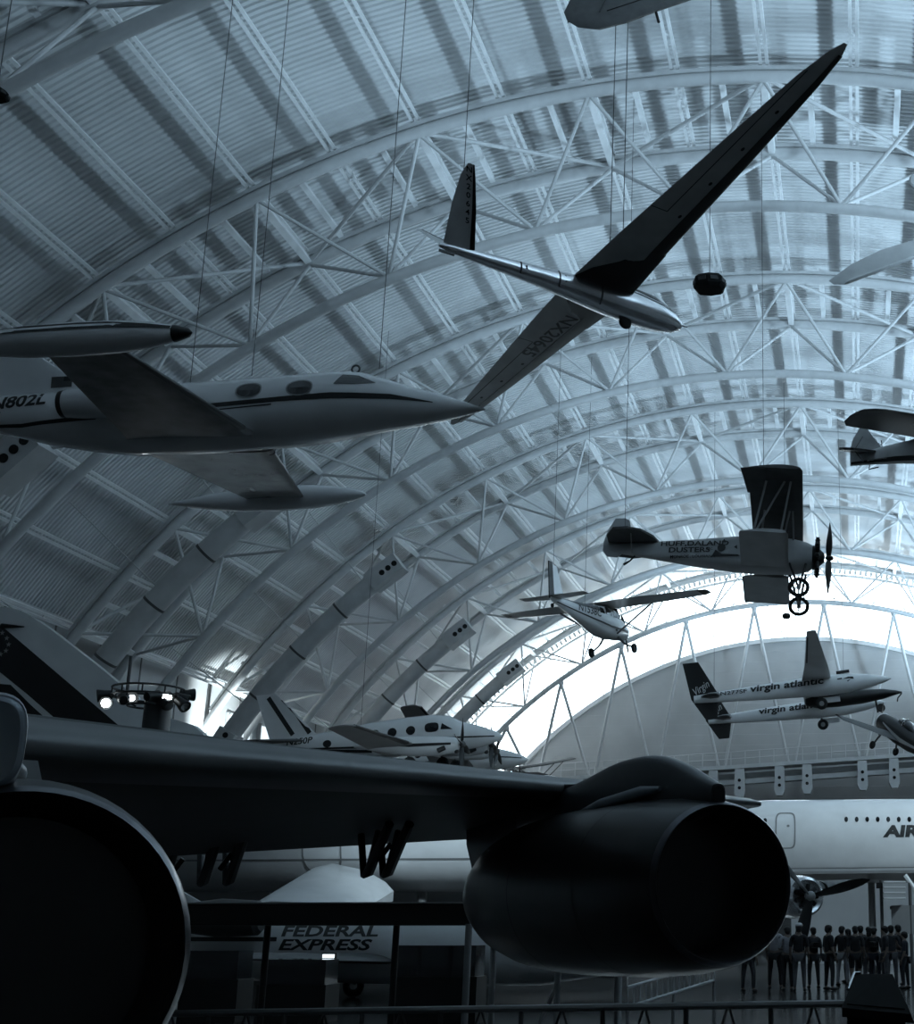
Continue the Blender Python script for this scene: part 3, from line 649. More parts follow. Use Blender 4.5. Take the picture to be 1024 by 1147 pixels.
# ---------------------------------------------------------------- twin boom long range plane
def twinboom():
    t = thing('twin_boom_aircraft', 'white twin boom long range plane with black fins before the grey end wall', 'aircraft', (2.65, 77.85, 14.52), att(.9, 5.5, .9))
    P = MB(); P.fus([(.02, 0, .03, .04), (-.3, .02, .14, .12), (-1, .02, .36, .28), (-2.2, 0, .52, .40), (-3.6, -.02, .52, .42), (-4.8, -.03, .42, .36), (-5.4, 0, .2, .2)], 24); P.build('centre_pod', 'black', t)
    e = MB(); e.fus([(-3.1, .5, .05, .04), (-3.4, .55, .3, .25), (-4.6, .5, .34, .3), (-5.3, .45, .2, .2)], 18); e.build('engine_fairing', 'white', t)
    pr_ = MB(); pr_.tube([(.0, 0, -.05), (-.25, 0, -.3), (-.3, 0, -.5)], .04, 6); pr_.build('pitot_probe', 'black', t)
    ng = MB(); ng.tube([(-1.5, 0, -.25), (-1.45, 0, -1.0)], .06, 8); n = ng.build('nose_gear', 'black', t)
    w = MB(); w.torus((-1.25, 0, -.75), .17, .07, 'y', 20, 8); w.tube([(-1.25, -.05, -.75), (-1.25, .05, -.75)], .12, 12); w.build('nose_wheel', 'rubber', n)
    for s in (-1, 1):
        y = s * 4.36; z = .16
        Bm = MB(); Bm.fus([(-.75, z, .03, .03, 2, y), (-1.1, z, .18, .17, 2, y), (-1.9, z, .36, .36, 2, y), (-3.1, z, .48, .52, 2, y), (-4.6, z, .5, .56, 2, y), (-6, z, .40, .48, 2, y), (-7.6, z, .30, .42, 2, y), (-9.4, z, .2, .32, 2, y), (-11.3, z, .1, .2, 2, y)], 28)
        b = Bm.build('boom', 'white', t); bb = Bm.bvh()
        kw = dict(parent=b, bvh=bb, O=(0, y - 3, z), U=(1, 0, 0), V=(0, 0, 1))
        kw['off'] = .05; kw['sub'] = 2
        mark('side_lettering', text2d('virgin atlantic', .38, .12, .028, 1.4), 'blacktrim', loc=(-6.3, .04), **kw)
        if s < 0: mark('registration_lettering', text2d('N277SF', .22, 0, .014, 1.5), 'blacktrim', loc=(-9.15, .03), **kw)
        mark('nose_emblem', poly2d(*[[(-3.3 + dx, .18), (-3.0 + dx, .28), (-2.75 + dx, .26), (-2.72 + dx, .12), (-2.95 + dx, .18)] for dx in (0,)], [(-3.6, .22), (-3.35, .25), (-3.34, .17), (-3.6, .16)], [(-3.1, .06), (-2.9, .1), (-3.05, .0)]), 'blacktrim', **kw)
        # fin above and below the boom
        fz = MB(); fz.wing([((-10.15, y, z - 1.15), .62, .08, (0, 1, 0)), ((-9.9, y, z), 1.55, .08, (0, 1, 0)), ((-10.9, y, z + 2.0), .85, .08, (0, 1, 0))]); 
        fi = fz.build('fin', 'black', b); fb = fz.bvh()
        kw = dict(parent=fi, bvh=fb, O=(0, y - 3, z), U=(1, 0, 0), V=(0, 0, 1))
        mark('fin_script', text2d('Virgin', .52, .3, .006, .72), 'signwhite', loc=(-10.75, .30), **kw) if False else None
        a_ = R_(28); vs, fs = text2d('Virgin', .42, .35, .006, .72)
        mark('fin_script', ([(-10.82 + x * cos(a_) - yy * sin(a_), .40 + x * sin(a_) + yy * cos(a_)) for x, yy in vs], fs), 'signwhite', off=.02, **kw)
        tb = MB(); tb.wing([((-10.0, y - .9, z + .04), .75, .1), ((-9.85, y, z + .04), .95, .1), ((-10.0, y + .9, z + .04), .75, .1)]); tb.build('tailplane', 'black', b)
        fr = MB(); fr.fus([(-9.85, z + .1, .04, .04, 2, y - .1), (-9.95, z + .1, .2, .17, 2, y - .1), (-10.4, z + .1, .2, .17, 2, y - .1), (-10.9, z + .1, .06, .06, 2, y - .1)], 16); fr.build('tail_fairing', 'grey', b)
        for zz in (.62,):
            q = MB(); q.tube([(-3.6, y, z + zz), (-2.9, y, z + zz + .02)], .09, 8); q.build('wing_root_inlet', 'black', b)
        # landing gear under each boom
        g = MB(); g.tube([(-4.6, y, z - .3), (-4.6, y, z - .85)], .06, 8); go = g.build('main_gear', 'black', b)
        ww = MB(); ww.torus((-4.55, y - .1, z - .95), .22, .1, 'y', 22, 8); wq = ww.build('main_wheel', 'rubber', go); hh = MB(); hh.tube([(-4.55, y - .16, z - .95), (-4.55, y - .04, z - .95)], .13, 14); hh.build('hub', 'grey', wq)
        dr = MB(); dr.box((-4.1, y + .2, z - .75), (1.1, .05, .3)); dr.build('gear_door', 'white', go, smooth=False)
        W = MB(); W.wing([((-3.9, y + s * .0, z + .30), 1.6, .13), ((-4.05, y + s * 3.2, z + .55), 1.2, .12), ((-4.5, s * 14, 1.29), .45, .11)]); w = W.build('outer_wing', 'white', t); wb = W.bvh()
        mark('wing_marking', strip2d([(y + s * 4, -5.1), (s * 13, -4.93)], .07, 20), 'blacktrim', w, wb, (0, 0, -3), (0, 1, 0), (1, 0, 0), .01, 0)
    W = MB(); W.wing([((-3.9, -4.36, .46), 1.6, .13), ((-3.8, 0, .36), 1.7, .13), ((-3.9, 4.36, .46), 1.6, .13)]); W.build('centre_wing', 'white', t)
    return t
twinboom()
# ---------------------------------------------------------------- twin propeller planes
def twinprop(label, loc, rot, reg):
    t = thing('twin_propeller_plane', label, 'aircraft', loc, rot, 'twin propeller planes above the dark airliner wing')
    F = MB(); F.fus([(.0, -.15, .04, .04), (-.2, -.13, .2, .2), (-.9, -.05, .42, .44), (-1.7, .05, .56, .6), (-2.2, .2, .62, .75, 2.3), (-2.9, .26, .66, .82, 2.4), (-4, .26, .68, .82, 2.4), (-5.6, .24, .66, .78, 2.3), (-7.2, .26, .5, .6), (-8.8, .36, .28, .38), (-10.3, .45, .08, .14)], 32)
    F.build('fuselage', 'white', t); B = F.bvh()
    kw = dict(parent=t, bvh=B, O=(0, -3, 0), U=(1, 0, 0), V=(0, 0, 1))
    for x in (-3.75, -4.55, -5.3, -6.0): mark('cabin_window', poly2d(ell2d(x, .48, .2, .19, 16)), 'glass', **kw)
    mark('cockpit_window', poly2d(ell2d(-2.85, .52, .3, .2, 16, 3)), 'glass', **kw)
    mark('cockpit_window', poly2d([(-2.48, .40), (-2.42, .66), (-1.98, .36)]), 'glass', **kw)
    mark('side_stripe', strip2d([(-.3, -.1), (-2.5, .04), (-6, -.0), (-9.8, .28)], [.05, .09, .09, .06], 40), 'blacktrim', sub=0, **kw)
    mark('belly_stripe', strip2d([(-5.5, -.22), (-8, .06), (-10.1, .38)], [.12, .12, .05], 30), 'blacktrim', sub=0, **kw)
    if reg: mark('registration_lettering', text2d(reg, .27, .1, .022, 1.15), 'blacktrim', loc=(-8.75, .42), **kw)
    mark('baggage_port', poly2d(ell2d(-7.45, .3, .2, .16, 12)), 'black', **kw)
    for s in (-1, 1):
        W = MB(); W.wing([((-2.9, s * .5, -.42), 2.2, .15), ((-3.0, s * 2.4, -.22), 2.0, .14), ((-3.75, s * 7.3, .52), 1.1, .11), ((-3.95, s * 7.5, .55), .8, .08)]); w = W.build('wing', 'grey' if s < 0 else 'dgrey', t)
        e = MB(); e.wing([((-3.1, s * 3.1, -.12), 1.87, .14), ((-3.75, s * 7.3, .52), 1.1, .12)], 0, .1, .012); e.build('deicing_boot', 'black', w)
        y = s * 2.4; N = MB(); N.fus([(-1.25, -.38, .18, .18, 2, y), (-1.4, -.38, .3, .32, 2, y), (-2.1, -.36, .36, .40, 2, y), (-3.2, -.26, .38, .42, 2, y), (-4.6, -.05, .26, .3, 2, y), (-5.6, .0, .06, .08, 2, y)], 22); n = N.build('engine_nacelle', 'white', t)
        mark('nacelle_stripe', strip2d([(-1.5, -.32), (-3.2, -.22), (-4.6, -.04)], [.09, .14, .03], 20), 'blacktrim', n, N.bvh(), (0, y - 2, 0), (1, 0, 0), (0, 0, 1), sub=0)
        x = MB(); x.tube([(-1.75, y - .34, -.46), (-2.0, y - .48, -.56)], .1, 10); x.build('exhaust_stub', 'black', n)
        it = MB(); it.ell((-1.36, y, -.64), (.1, .2, .1), 12, 7); it.build('air_scoop', 'black', n)
        prop(n, (-1.15, y, -.38), 1.15, 4, 70, .08, 'black', .14, 'dgrey')
        m = MB(); m.wing([((-8.5, s * .1, .55), 1.9, .09), ((-9.5, s * 2.6, .62), 1.2, .08)]); m.build('tailplane', 'dgrey', t)
        g = MB(); g.tube([(-3.4, y, -.45), (-3.35, y, -.85)], .05, 8); go = g.build('main_gear', 'black', n); q = MB(); q.torus((-3.35, y, -.95), .2, .09, 'y', 18, 8); q.tube([(-3.35, y - .05, -.95), (-3.35, y + .05, -.95)], .14, 12); q.build('main_wheel', 'rubber', go)
    fn = MB(); fn.wing([((-7.9, 0, .6), 2.2, .08, (0, 1, 0)), ((-9.75, 0, 2.7), .9, .08, (0, 1, 0))]); f = fn.build('fin', 'white', t); fb = fn.bvh()
    for dx in (0, .75): mark('fin_band', strip2d([(-8.9 - dx + .55, .85), (-10.1 - dx + .75, 2.55)], .2, 10), 'blacktrim', f, fb, (0, -3, 0), (1, 0, 0), (0, 0, 1), .012, 0)
    return t
twinprop('white twin propeller plane with two bands on its fin, above the dark airliner wing', (-14.9, 57.8, 9.7), att(0, 5.2, 6.8), 'N250P')
twinprop('second white twin propeller plane, mostly hidden behind the one with two fin bands', (-17.9, 75.2, 10.8), att(0, 4.5, -12), None)
# ---------------------------------------------------------------- planes cut by the picture edge
def taildragger():
    P = Vector((.13, 46, 17.6))
    t = thing('strut_wing_plane', 'small grey plane with rounded dark upper wing and pointed fin beyond the biplane', 'aircraft', P, att(-31, -12, 10.8))
    F = MB(); F.fus([(-.05, -.2, .03, .2), (.8, -.08, .12, .26, 3), (1.9, .06, .25, .36, 3), (3.2, .18, .4, .48, 3), (4.6, .2, .48, .56, 3), (5.8, .15, .45, .5, 2.5), (6.4, .1, .2, .25)], 24); F.build('fuselage', 'wingmetal', t); B = F.bvh()
    mark('side_stripe', strip2d([(.0, -.3), (1.9, -.14), (5.5, -.02)], [.07, .16, .2], 30), 'blacktrim', t, B, (0, -3, 0), (1, 0, 0), (0, 0, 1), sub=0)
    mark('belly_edge', strip2d([(.3, -.36), (3, -.30)], .03, 20), 'white', t, B, (0, -3, 0), (1, 0, 0), (0, 0, 1), sub=0)
    m = MB(); m.prism([(-.05, -.3), (-.08, .2), (.02, .55), (.28, .95), (.42, 1.06), (.9, .55), (1.25, .2)], (0, .07, 0)); f = m.build('fin', 'wingmetal', t, smooth=False)
    m = MB(); m.prism([(.0, 0), (.05, -.6), (.3, -1.3), (.55, -1.42), (.85, -1.25), (1.0, -.5), (1.05, 0), (1.0, .5), (.85, 1.25), (.55, 1.42), (.3, 1.3), (.05, .6)], (0, 0, .08), (0, 0, .1), (1, 0, 0), (0, 1, 0)); m.build('tailplane', 'black', t, smooth=False)
    for s in (-1, 1):
        m = MB(); m.tube([(.55, s * .1, -.25), (.6, s * .8, .08)], .02, 6); m.tube([(.6, s * .8, .1), (.62, s * .35, .6)], .012, 6); m.build('tail_strut', 'black', t)
    m = MB(); m.tube([(.75, 0, -.25), (.72, 0, -.5), (1.1, 0, -.42)], .025, 6); m.build('tail_skid', 'black', t)
    m = MB(); m.tube([(1.2, 0, .25), (1.15, 0, .5)], .02, 6); m.build('antenna', 'black', t)
    up = MB(); up.prism([(3.9, -4.9), (4.2, -5.02), (4.6, -5.0), (4.95, -4.75), (5.1, -4.2), (5.1, 4.2), (4.95, 4.75), (4.6, 5.0), (4.2, 5.02), (3.9, 4.9), (3.7, 4.3), (3.7, -4.3)], (0, 0, .14), (-3.0, 0, 1.25), (1, 0, 0), (0, 1, 0)) if False else None
    W = MB(); W.wing([((3.1, -4.1, 1.1), .6, .1, (0, 0, 1), -.3), ((3.35, -3.9, 1.12), 1.2, .11, (0, 0, 1), -.3), ((3.5, -3.4, 1.14), 1.6, .11, (0, 0, 1), -.3), ((3.6, 0, 1.2), 1.7, .11, (0, 0, 1), -.3), ((3.5, 3.4, 1.14), 1.6, .11, (0, 0, 1), -.3), ((3.1, 4.1, 1.1), .6, .1, (0, 0, 1), -.3)]); W.build('upper_wing', 'black', t)
    for s in (-1, 1):
        m = MB(); m.tube([(3.1, s * .35, .5), (2.9, s * .9, .98)], .03, 6); m.build('wing_strut', 'grey', t)
    return t
taildragger()
def edge_wing(name, label, pts, Ys, mt, thick, extra=None):
    P0 = at(pts[0][0], pts[0][1], Ys[0]); t = thing(name, label, 'aircraft wing', P0)
    V = [at(p[0], p[1], Y) - P0 for p, Y in zip(pts, Ys)]
    nrm = Vector((0, 0, 0))
    for i in range(1, len(V) - 1): nrm += (V[i] - V[0]).cross(V[i + 1] - V[0])
    nrm.normalize(); nrm = nrm if nrm.z > 0 else -nrm
    m = MB(); a = V; cen = sum(V, Vector()) / len(V); n = len(a)
    rim = [p + nrm * thick * .5 for p in a]; lo = [cen + (p - cen) * .93 for p in a]; hi = [cen + (p - cen) * .93 + nrm * thick for p in a]
    vs = lo + rim + hi; fs = [tuple(range(n))[::-1], tuple(range(2 * n, 3 * n))]
    for r in (0, 1):
        for i in range(n): fs.append((r * n + i, r * n + (i + 1) % n, (r + 1) * n + (i + 1) % n, (r + 1) * n + i))
    m.add(vs, fs); o = m.build('wing_panel', mt, t, ang=50)
    return t, o, m, cen, nrm, V
M['overgrey'] = mat('slate_fabric', (.13, .13, .13), .6)
t, o, m, cen, nrm, V = edge_wing('overhead_wing', 'grey rounded wing of a plane passing over the sailplane at the top edge', [(632, 18), (636, 28), (648, 35), (668, 37), (700, 29), (740, 14), (790, -3), (860, -30), (880, -90), (800, -90), (700, -40), (655, -12), (640, 2)], [24, 24, 24, 24.1, 24.3, 24.6, 25, 25.6, 27, 26.6, 25.6, 24.8, 24.3], 'overgrey', .16)
bb = m.bvh()
k = MB()
for a, b in (((636, 25), (680, 12)), ((680, 12), (760, -14)), ((672, 13), (686, -16))):
    k.tube([at(a[0], a[1], 24.05), at(b[0], b[1], 24.4)], .012, 6)
k.xf(Matrix.Translation(-t.location)); k.build('aileron_gap', 'black', t)
k = MB(); pa = at(735, 14, 24.5) - t.location; k.tube([pa, at(738, 25, 24.5) - t.location], .03, 8); k.build('aileron_horn', 'black', t)
ww_ = edge_wing('high_wing_panel', 'pale tapered wing reaching in from the side above the rounded dark wing', [(928, 317), (934, 321), (945, 321), (1024, 291), (1100, 262), (1100, 238), (1024, 272), (985, 284), (950, 301)], [38, 38, 38, 39, 40, 40.6, 39.5, 39, 38.4], 'silver', .14)
k = MB(); k.tube([at(950, 306, 38.4) - ww_[0].location, at(1024, 279, 39.4) - ww_[0].location, at(1095, 250, 40.3) - ww_[0].location], .02, 6); k.build('aileron_gap', 'dgrey', ww_[0])
ww_ = edge_wing('small_tail_surface', 'small dark curved tip of a plane at the picture edge above the pale wing', [(1018, 200), (1018, 207), (1024, 213), (1045, 216), (1045, 192), (1024, 193)], [40, 40, 40, 40.5, 41, 40.6], 'grey', .1)
# aerobatic plane low at the right edge
def racer():
    P = Vector((1.64, 70.36, 11.63))
    t = thing('aerobatic_plane', 'dark aerobatic plane with bubble canopy below the noses of the twin boom plane', 'aircraft', P, att(121.6, 28.2, 10.8))
    F = MB(); F.fus([(.6, .0, .25, .25), (.45, 0, .42, .42), (-.3, 0, .5, .52), (-1.2, .0, .5, .55), (-2.4, .0, .42, .5), (-4.2, .1, .22, .3), (-5.8, .2, .05, .12)], 24); F.build('fuselage', 'black', t); B = F.bvh()
    c = MB(); c.fus([(-.7, .42, .04, .04), (-1.0, .52, .22, .22), (-1.5, .58, .28, .28), (-2.1, .52, .24, .22), (-2.6, .42, .05, .05)], 18); c.build('canopy', 'glass', t)
    f = MB(); f.fus([(-1.45, .57, .295, .295), (-1.52, .575, .30, .30)], 24); f.build('canopy_frame', 'chrome', t)
    r = MB(); r.torus((.5, 0, 0), .4, .05, 'x', 24, 8); r.build('cowl_ring', 'white', t)
    for O, U, sg in (((0, 3, 0), (-1, 0, 0), -1), ((0, -3, 0), (1, 0, 0), 1)): mark('side_flash', strip2d([(sg * -.2, .1), (sg * -2, -.15), (sg * -4, .0)], [.05, .2, .05], 20), 'silver', t, B, O, U, (0, 0, 1), sub=0)
    for s in (-1, 1):
        W = MB(); W.wing([((-.5, s * .3, -.25), 1.5, .13), ((-.7, s * 3.6, -.12), .8, .11)]); w = W.build('wing', 'fabric', t)
        e = MB(); e.wing([((-.5, s * .3, -.25), 1.5, .13), ((-.7, s * 3.6, -.12), .8, .11)], 0, .1, .01); e.build('leading_edge', 'black', w)
        m = MB(); m.tube([(-.5, s * .5, -.4), (-.5, s * .7, -1.0)], .05, 8); g = m.build('gear_leg', 'dgrey', t)
        m = MB(); m.torus((-.5, s * .74, -1.1), .14, .07, 'y', 18, 8); m.tube([(-.5, s * .7, -1.1), (-.5, s * .78, -1.1)], .1, 10); m.build('wheel', 'rubber', g)
        m = MB(); m.wing([((-5.0, 0, .3), .9, .08), ((-5.3, s * 1.3, .32), .5, .08)]); m.build('tailplane', 'black', t)
    m = MB(); m.wing([((-4.7, 0, .3), 1.2, .08, (0, 1, 0)), ((-5.4, 0, 1.3), .6, .08, (0, 1, 0))]); m.build('fin', 'black', t)
    prop(t, (.62, 0, 0), .95, 2, 70, .07, 'black', .14, 'black')
racer()
# little ultralight behind the twin props
def ultralight():
    P = at(605, 868, 96)
    t = thing('ultralight_plane', 'tiny dark strut braced ultralight beside the nose of the twin propeller plane', 'aircraft', P, att(-35, -8, 12))
    W = MB(); W.wing([((.3, -3.2, .75), 1.0, .1), ((.35, 0, .65), 1.2, .1), ((.3, 3.2, .75), 1.0, .1)]); W.build('wing', 'fabric', t)
    F = MB(); F.fus([(1.1, -.2, .05, .05), (.8, -.2, .3, .3), (-.2, -.2, .35, .4), (-1.2, -.1, .15, .2), (-3, .1, .05, .06)], 16); F.build('fuselage', 'dgrey', t)
    for s in (-1, 1):
        for x in (.2, -.5):
            m = MB(); m.tube([(x, s * .25, -.4), (x, s * 2.0, .68)], .035, 6); m.build('wing_strut', 'dgrey', t)
        m = MB(); m.tube([(.0, s * .2, -.5), (.0, s * .6, -1.0)], .03, 6); g = m.build('gear_leg', 'dgrey', t); m = MB(); m.torus((0, s * .62, -1.05), .14, .05, 'y', 14, 6); m.build('wheel', 'rubber', g)
    m = MB(); m.wing([((-2.5, -.9, .15), .6, .08), ((-2.4, 0, .15), .7, .08), ((-2.5, .9, .15), .6, .08)]); m.build('tailplane', 'fabric', t)
ultralight()
# ---------------------------------------------------------------- dark four engine airliner whose wing crosses the picture
HD = -55.
def airliner():
    C1 = at(812, 989, 11.8); C2 = at(15, 1070, 5.46)
    t = thing('jet_airliner', 'dark jet airliner wing with two huge engine pods in front of everything', 'aircraft', (C1.x, C1.y, 0), (0, 0, R_(HD)))
    MI = (Matrix.Translation(t.location) @ Matrix.Rotation(R_(HD), 4, 'Z')).inverted()
    for C, hy in ((C1, -.03), (C2, -.20)):
        o = MI @ C; mt = Matrix.Translation(o)
        N = MB(); N.lathe([(-.55, .60), (-.1, .622), (-.015, .633), (.0, .643), (-.02, .655), (-.12, .685), (-.5, .74), (-1.2, .785), (-2.4, .80), (-3.2, .79), (-3.9, .745), (-4.5, .65), (-5.0, .51), (-5.35, .38), (-5.55, .26), (-5.6, .10)], n=56, cap=True); N.xf(mt)
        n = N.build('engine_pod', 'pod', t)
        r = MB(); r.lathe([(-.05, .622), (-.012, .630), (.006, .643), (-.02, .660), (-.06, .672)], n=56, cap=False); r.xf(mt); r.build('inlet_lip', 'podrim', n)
        i = MB(); i.lathe([(-.03, .624), (-.5, .58), (-.9, .56), (-.92, .02)], n=48, cap=False); i.xf(mt); i.build('inlet_duct', 'inlet', n)
        sp = MB(); sp.lathe([(-.62, .01), (-.66, .06), (-.78, .12), (-.9, .15)], n=24); sp.xf(mt); sp.build('inlet_spinner', 'dgrey', n)
        fb = MB()
        for k in range(24):
            a = 2 * PI * k / 24; d = Vector((0, cos(a), sin(a))); s_ = Vector((0, -sin(a), cos(a)))
            fb.add([mt @ (Vector((-.87, 0, 0)) + d * q + s_ * w_ + Vector((x, 0, 0))) for q, w_, x in ((.14, -.02, 0), (.55, -.05, 0), (.55, .05, -.05), (.14, .02, -.05))], [(0, 1, 2, 3)])
        fb.build('inlet_vanes', 'dgrey', n, smooth=False)
        ex = MB(); ex.lathe([(-5.5, .28), (-5.66, .24), (-5.72, .1)], n=24); ex.xf(mt); ex.build('exhaust_nozzle', 'fairing', n)
        for x in (-1.35, -2.9):
            b = MB(); rr = {-1.35: .79, -2.9: .799, -4.3: .738}[x]; b.lathe([(x + .012, rr + .004), (x - .012, rr + .004)], n=48, cap=False); b.xf(mt); b.build('cowl_seam', 'black', n)
        # fairing with its own small intake riding on top of the pod
        H = MB(); H.fus(smooth_st([(-.05, .84, .12, .17, 3, hy), (-.07, .845, .14, .185, 3, hy), (-.12, .85, .15, .20, 3.2, hy), (-.5, .86, .15, .25, 3.5, hy), (-1.2, .86, .15, .32, 3.5, hy), (-2.6, .80, .17, .31, 2.6, hy), (-3.4, .78, .17, .26, 2.3, hy), (-4.4, .80, .12, .2, 2, hy)] if C is C2 else [(-.06, .72, .07, .10, 3, hy), (-.3, .74, .11, .17, 2.8, hy), (-.7, .79, .13, .27, 3, hy), (-1.2, .84, .15, .34, 3, hy), (-1.9, .84, .16, .35, 3, hy), (-2.6, .80, .17, .31, 2.6, hy), (-3.4, .78, .17, .26, 2.3, hy), (-4.4, .80, .12, .2, 2, hy)]), 32); H.xf(mt)
        h = H.build('compressor_fairing', 'fairing' if C is C1 else 'bare', n)  # inboard fairing takes the paler tone for its lit front
        if C is C1: q = MB(); q.fus([(-.045, .72, .05, .08, 3, hy), (-.07, .72, .05, .08, 3, hy)], 20); q.xf(mt); q.build('fairing_intake', 'hole', h)
        for s in (-1, 1):
            g = MB(); g.fus([(-.85, .84, .02, .02, 2, s * .15 + hy), (-1.2, .83, .07, .06, 2, s * .16 + hy), (-2.0, .77, .08, .07, 2, s * .18 + hy), (-2.6, .72, .03, .03, 2, s * .18 + hy)], 14); g.xf(mt); g.build('side_blister', 'bare', n)  # pale tone paints the light streak along the fairing's side
        py = MB(); py.prism([(-.9, .6), (-2.2, 1.0), (-3.4, 1.1), (-6.1, .95), (-6.05, .62), (-5.57, .02), (-4.2, .2), (-3, .4)], (0, .26, 0)); py.xf(mt); py.build('engine_pylon', 'pod', t, smooth=False)
    u = Vector((.326, .945, 0)); Q = Vector((-2.97, 14.4, 3.02))
    secs = []
    for tt, c, th in ((-5.1, 1.2, .09), (-4.9, 2.0, .10), (-4.3, 2.6, .10), (0, 3.7, .11), (4, 5.0, .115), (7, 6.2, .12), (8.6, 7.2, .125)):
        p = Q - u * tt; p.z = 3.02 - .05 * tt; secs.append((MI @ p, c, th, (0, 0, 1), -.085))
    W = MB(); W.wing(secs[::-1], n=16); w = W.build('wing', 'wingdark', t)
    e = MB(); e.wing(secs[::-1], 0, .055, .01, n=8); e.build('leading_edge', 'wing_edge_lit', w)  # pale band paints the light falling on the edge
    for px, py_ in ((188, 962), (233, 958), (262, 957), (418, 948), (440, 948)):
        k = MB(); a = MI @ at(px, py_, 14.8)
        k.tube([a + Vector((.55, 0, .2)), a + Vector((-.1, 0, -.26)), a + Vector((-.28, 0, -.3))], [.05, .06, .03], 8); k.tube([a + Vector((-.5, 0, .15)), a + Vector((-.28, 0, -.3))], .04, 8); k.tube([a + Vector((.15, 0, .15)), a + Vector((-.15, 0, -.24))], .03, 8); k.build('flap_bracket', 'black', w)
    for px, py_ in ((205, 972), (260, 966), (438, 955)):
        k = MB(); a = MI @ at(px, py_ - 10, 14.8); b = MI @ at(px - 14, py_ + 8, 14.8); k.tube([a, b], .03, 6); k.build('flap_rod', 'black', w)
airliner()
# ---------------------------------------------------------------- white airliner behind, with the striped fin
def parked():
    Y = 45.
    t = thing('parked_airliner', 'white airliner behind the dark wing with tall fin banded in black', 'aircraft', (-20, Y, 0))
    O = t.location.copy()
    F = MB(); F.fus([(-12.6, 5.4, .1, .2), (-10, 5.2, .8, .9), (-7, 4.9, 1.5, 1.55), (-3, 4.7, 1.8, 1.85), (10, 4.65, 1.82, 1.85), (12.5, 4.5, 1.5, 1.6), (14.2, 4.3, .9, 1.0), (15, 4.2, .1, .15)], 40)
    F.build('fuselage', 'white', t); B = F.bvh()
    mark('belly_line', strip2d([(-8, 3.75), (13, 3.78)], .05, 40), 'grey', t, B, (0, -5, 0), (1, 0, 0), (0, 0, 1), .02, 0)
    mark('door_outline', ring2d(3.2, 4.3, .65, .95, .05), 'grey', t, B, (0, -5, 0), (1, 0, 0), (0, 0, 1), .02, 0)
    out = [(-70, 668), (0, 680), (20, 683), (36, 690), (60, 706), (110, 745), (148, 776), (179, 801), (219, 813), (252, 842), (300, 892), (-70, 900)]
    P = [at(a, b, Y) - O for a, b in out]
    m = MB(); m.prism([(p.x, p.z) for p in P], (0, .34, 0)); f = m.build('fin', 'white', t, smooth=False); fb = m.bvh()
    def band(nm, px, mt='black'):
        q = [at(a, b, Y - .18) - O for a, b in px]; mark(nm, poly2d([(p.x, p.z) for p in q]), mt, f, fb, (0, -5, 0), (1, 0, 0), (0, 0, 1), .015, 1)
    band('fin_band', [(-68, 690), (3, 702), (130, 810), (176, 850), (230, 890), (165, 890), (101, 839), (31, 778), (0, 753), (-68, 705)])
    band('fin_band', [(-68, 730), (0, 766), (12, 767), (35, 790), (100, 848), (60, 848), (30, 822), (0, 800), (-68, 765)])
    mark('fin_stars', poly2d(*[[(p.x + .1 * math.sin(2 * PI * k / 10) * (1 if k % 2 == 0 else .42), p.z + .1 * cos(2 * PI * k / 10) * (1 if k % 2 == 0 else .42)) for k in range(10)] for p in [at(a, b, Y - .18) - O for a, b in ((3, 709), (8, 715), (10, 722), (7, 729), (1, 733))]]), 'grey', f, fb, (0, -5, 0), (1, 0, 0), (0, 0, 1), .03, 0)
    k = MB(); a = at(2, 701, Y - .2) - O; b = at(27, 702, Y - .3) - O; k.tube([a, b], [.09, .02], 8); k.build('fin_probe', 'black', f)
    # wing panel sloping down from the fuselage
    r0 = [at(352, 972, 43.3), at(372, 967, 43.2), at(410, 975, 43.2), at(432, 988, 43.2), at(441, 998, 43.2)]
    r1 = [at(255, 1030, 37), at(270, 1026, 37), at(320, 1026, 37), at(370, 1028, 37), at(385, 1032, 37)]
    lo = [[p - O - Vector((0, 0, .3)) for p in q] for q in (r0, r1)]; hi = [[p - O for p in q] for q in (r0, r1)]
    W = MB(); W.loft([hi[0] + lo[0][::-1], hi[1] + lo[1][::-1]]); w = W.build('wing', 'white', t, ang=25)
    k = MB(); k.tube([(hi[0][3] + Vector((-.1, 0, .02))), hi[1][2] + Vector((.3, 0, .03))], .025, 6); k.build('panel_seam', 'grey', w)
    k = MB(); k.tube([(hi[0][0].lerp(hi[1][0], .55)), hi[0][4].lerp(hi[1][4], .55)], .025, 6); k.build('panel_seam', 'grey', w)
    for x in (-6, 6):
        g = MB(); g.tube([(x, 0, 3.2), (x, 0, .5)], .16, 10); go = g.build('gear_leg', 'grey', t)
        for s in (-.4, .4):
            q = MB(); q.torus((x, s, .5), .35, .15, 'y', 20, 8); q.build('wheel', 'rubber', go)
parked()
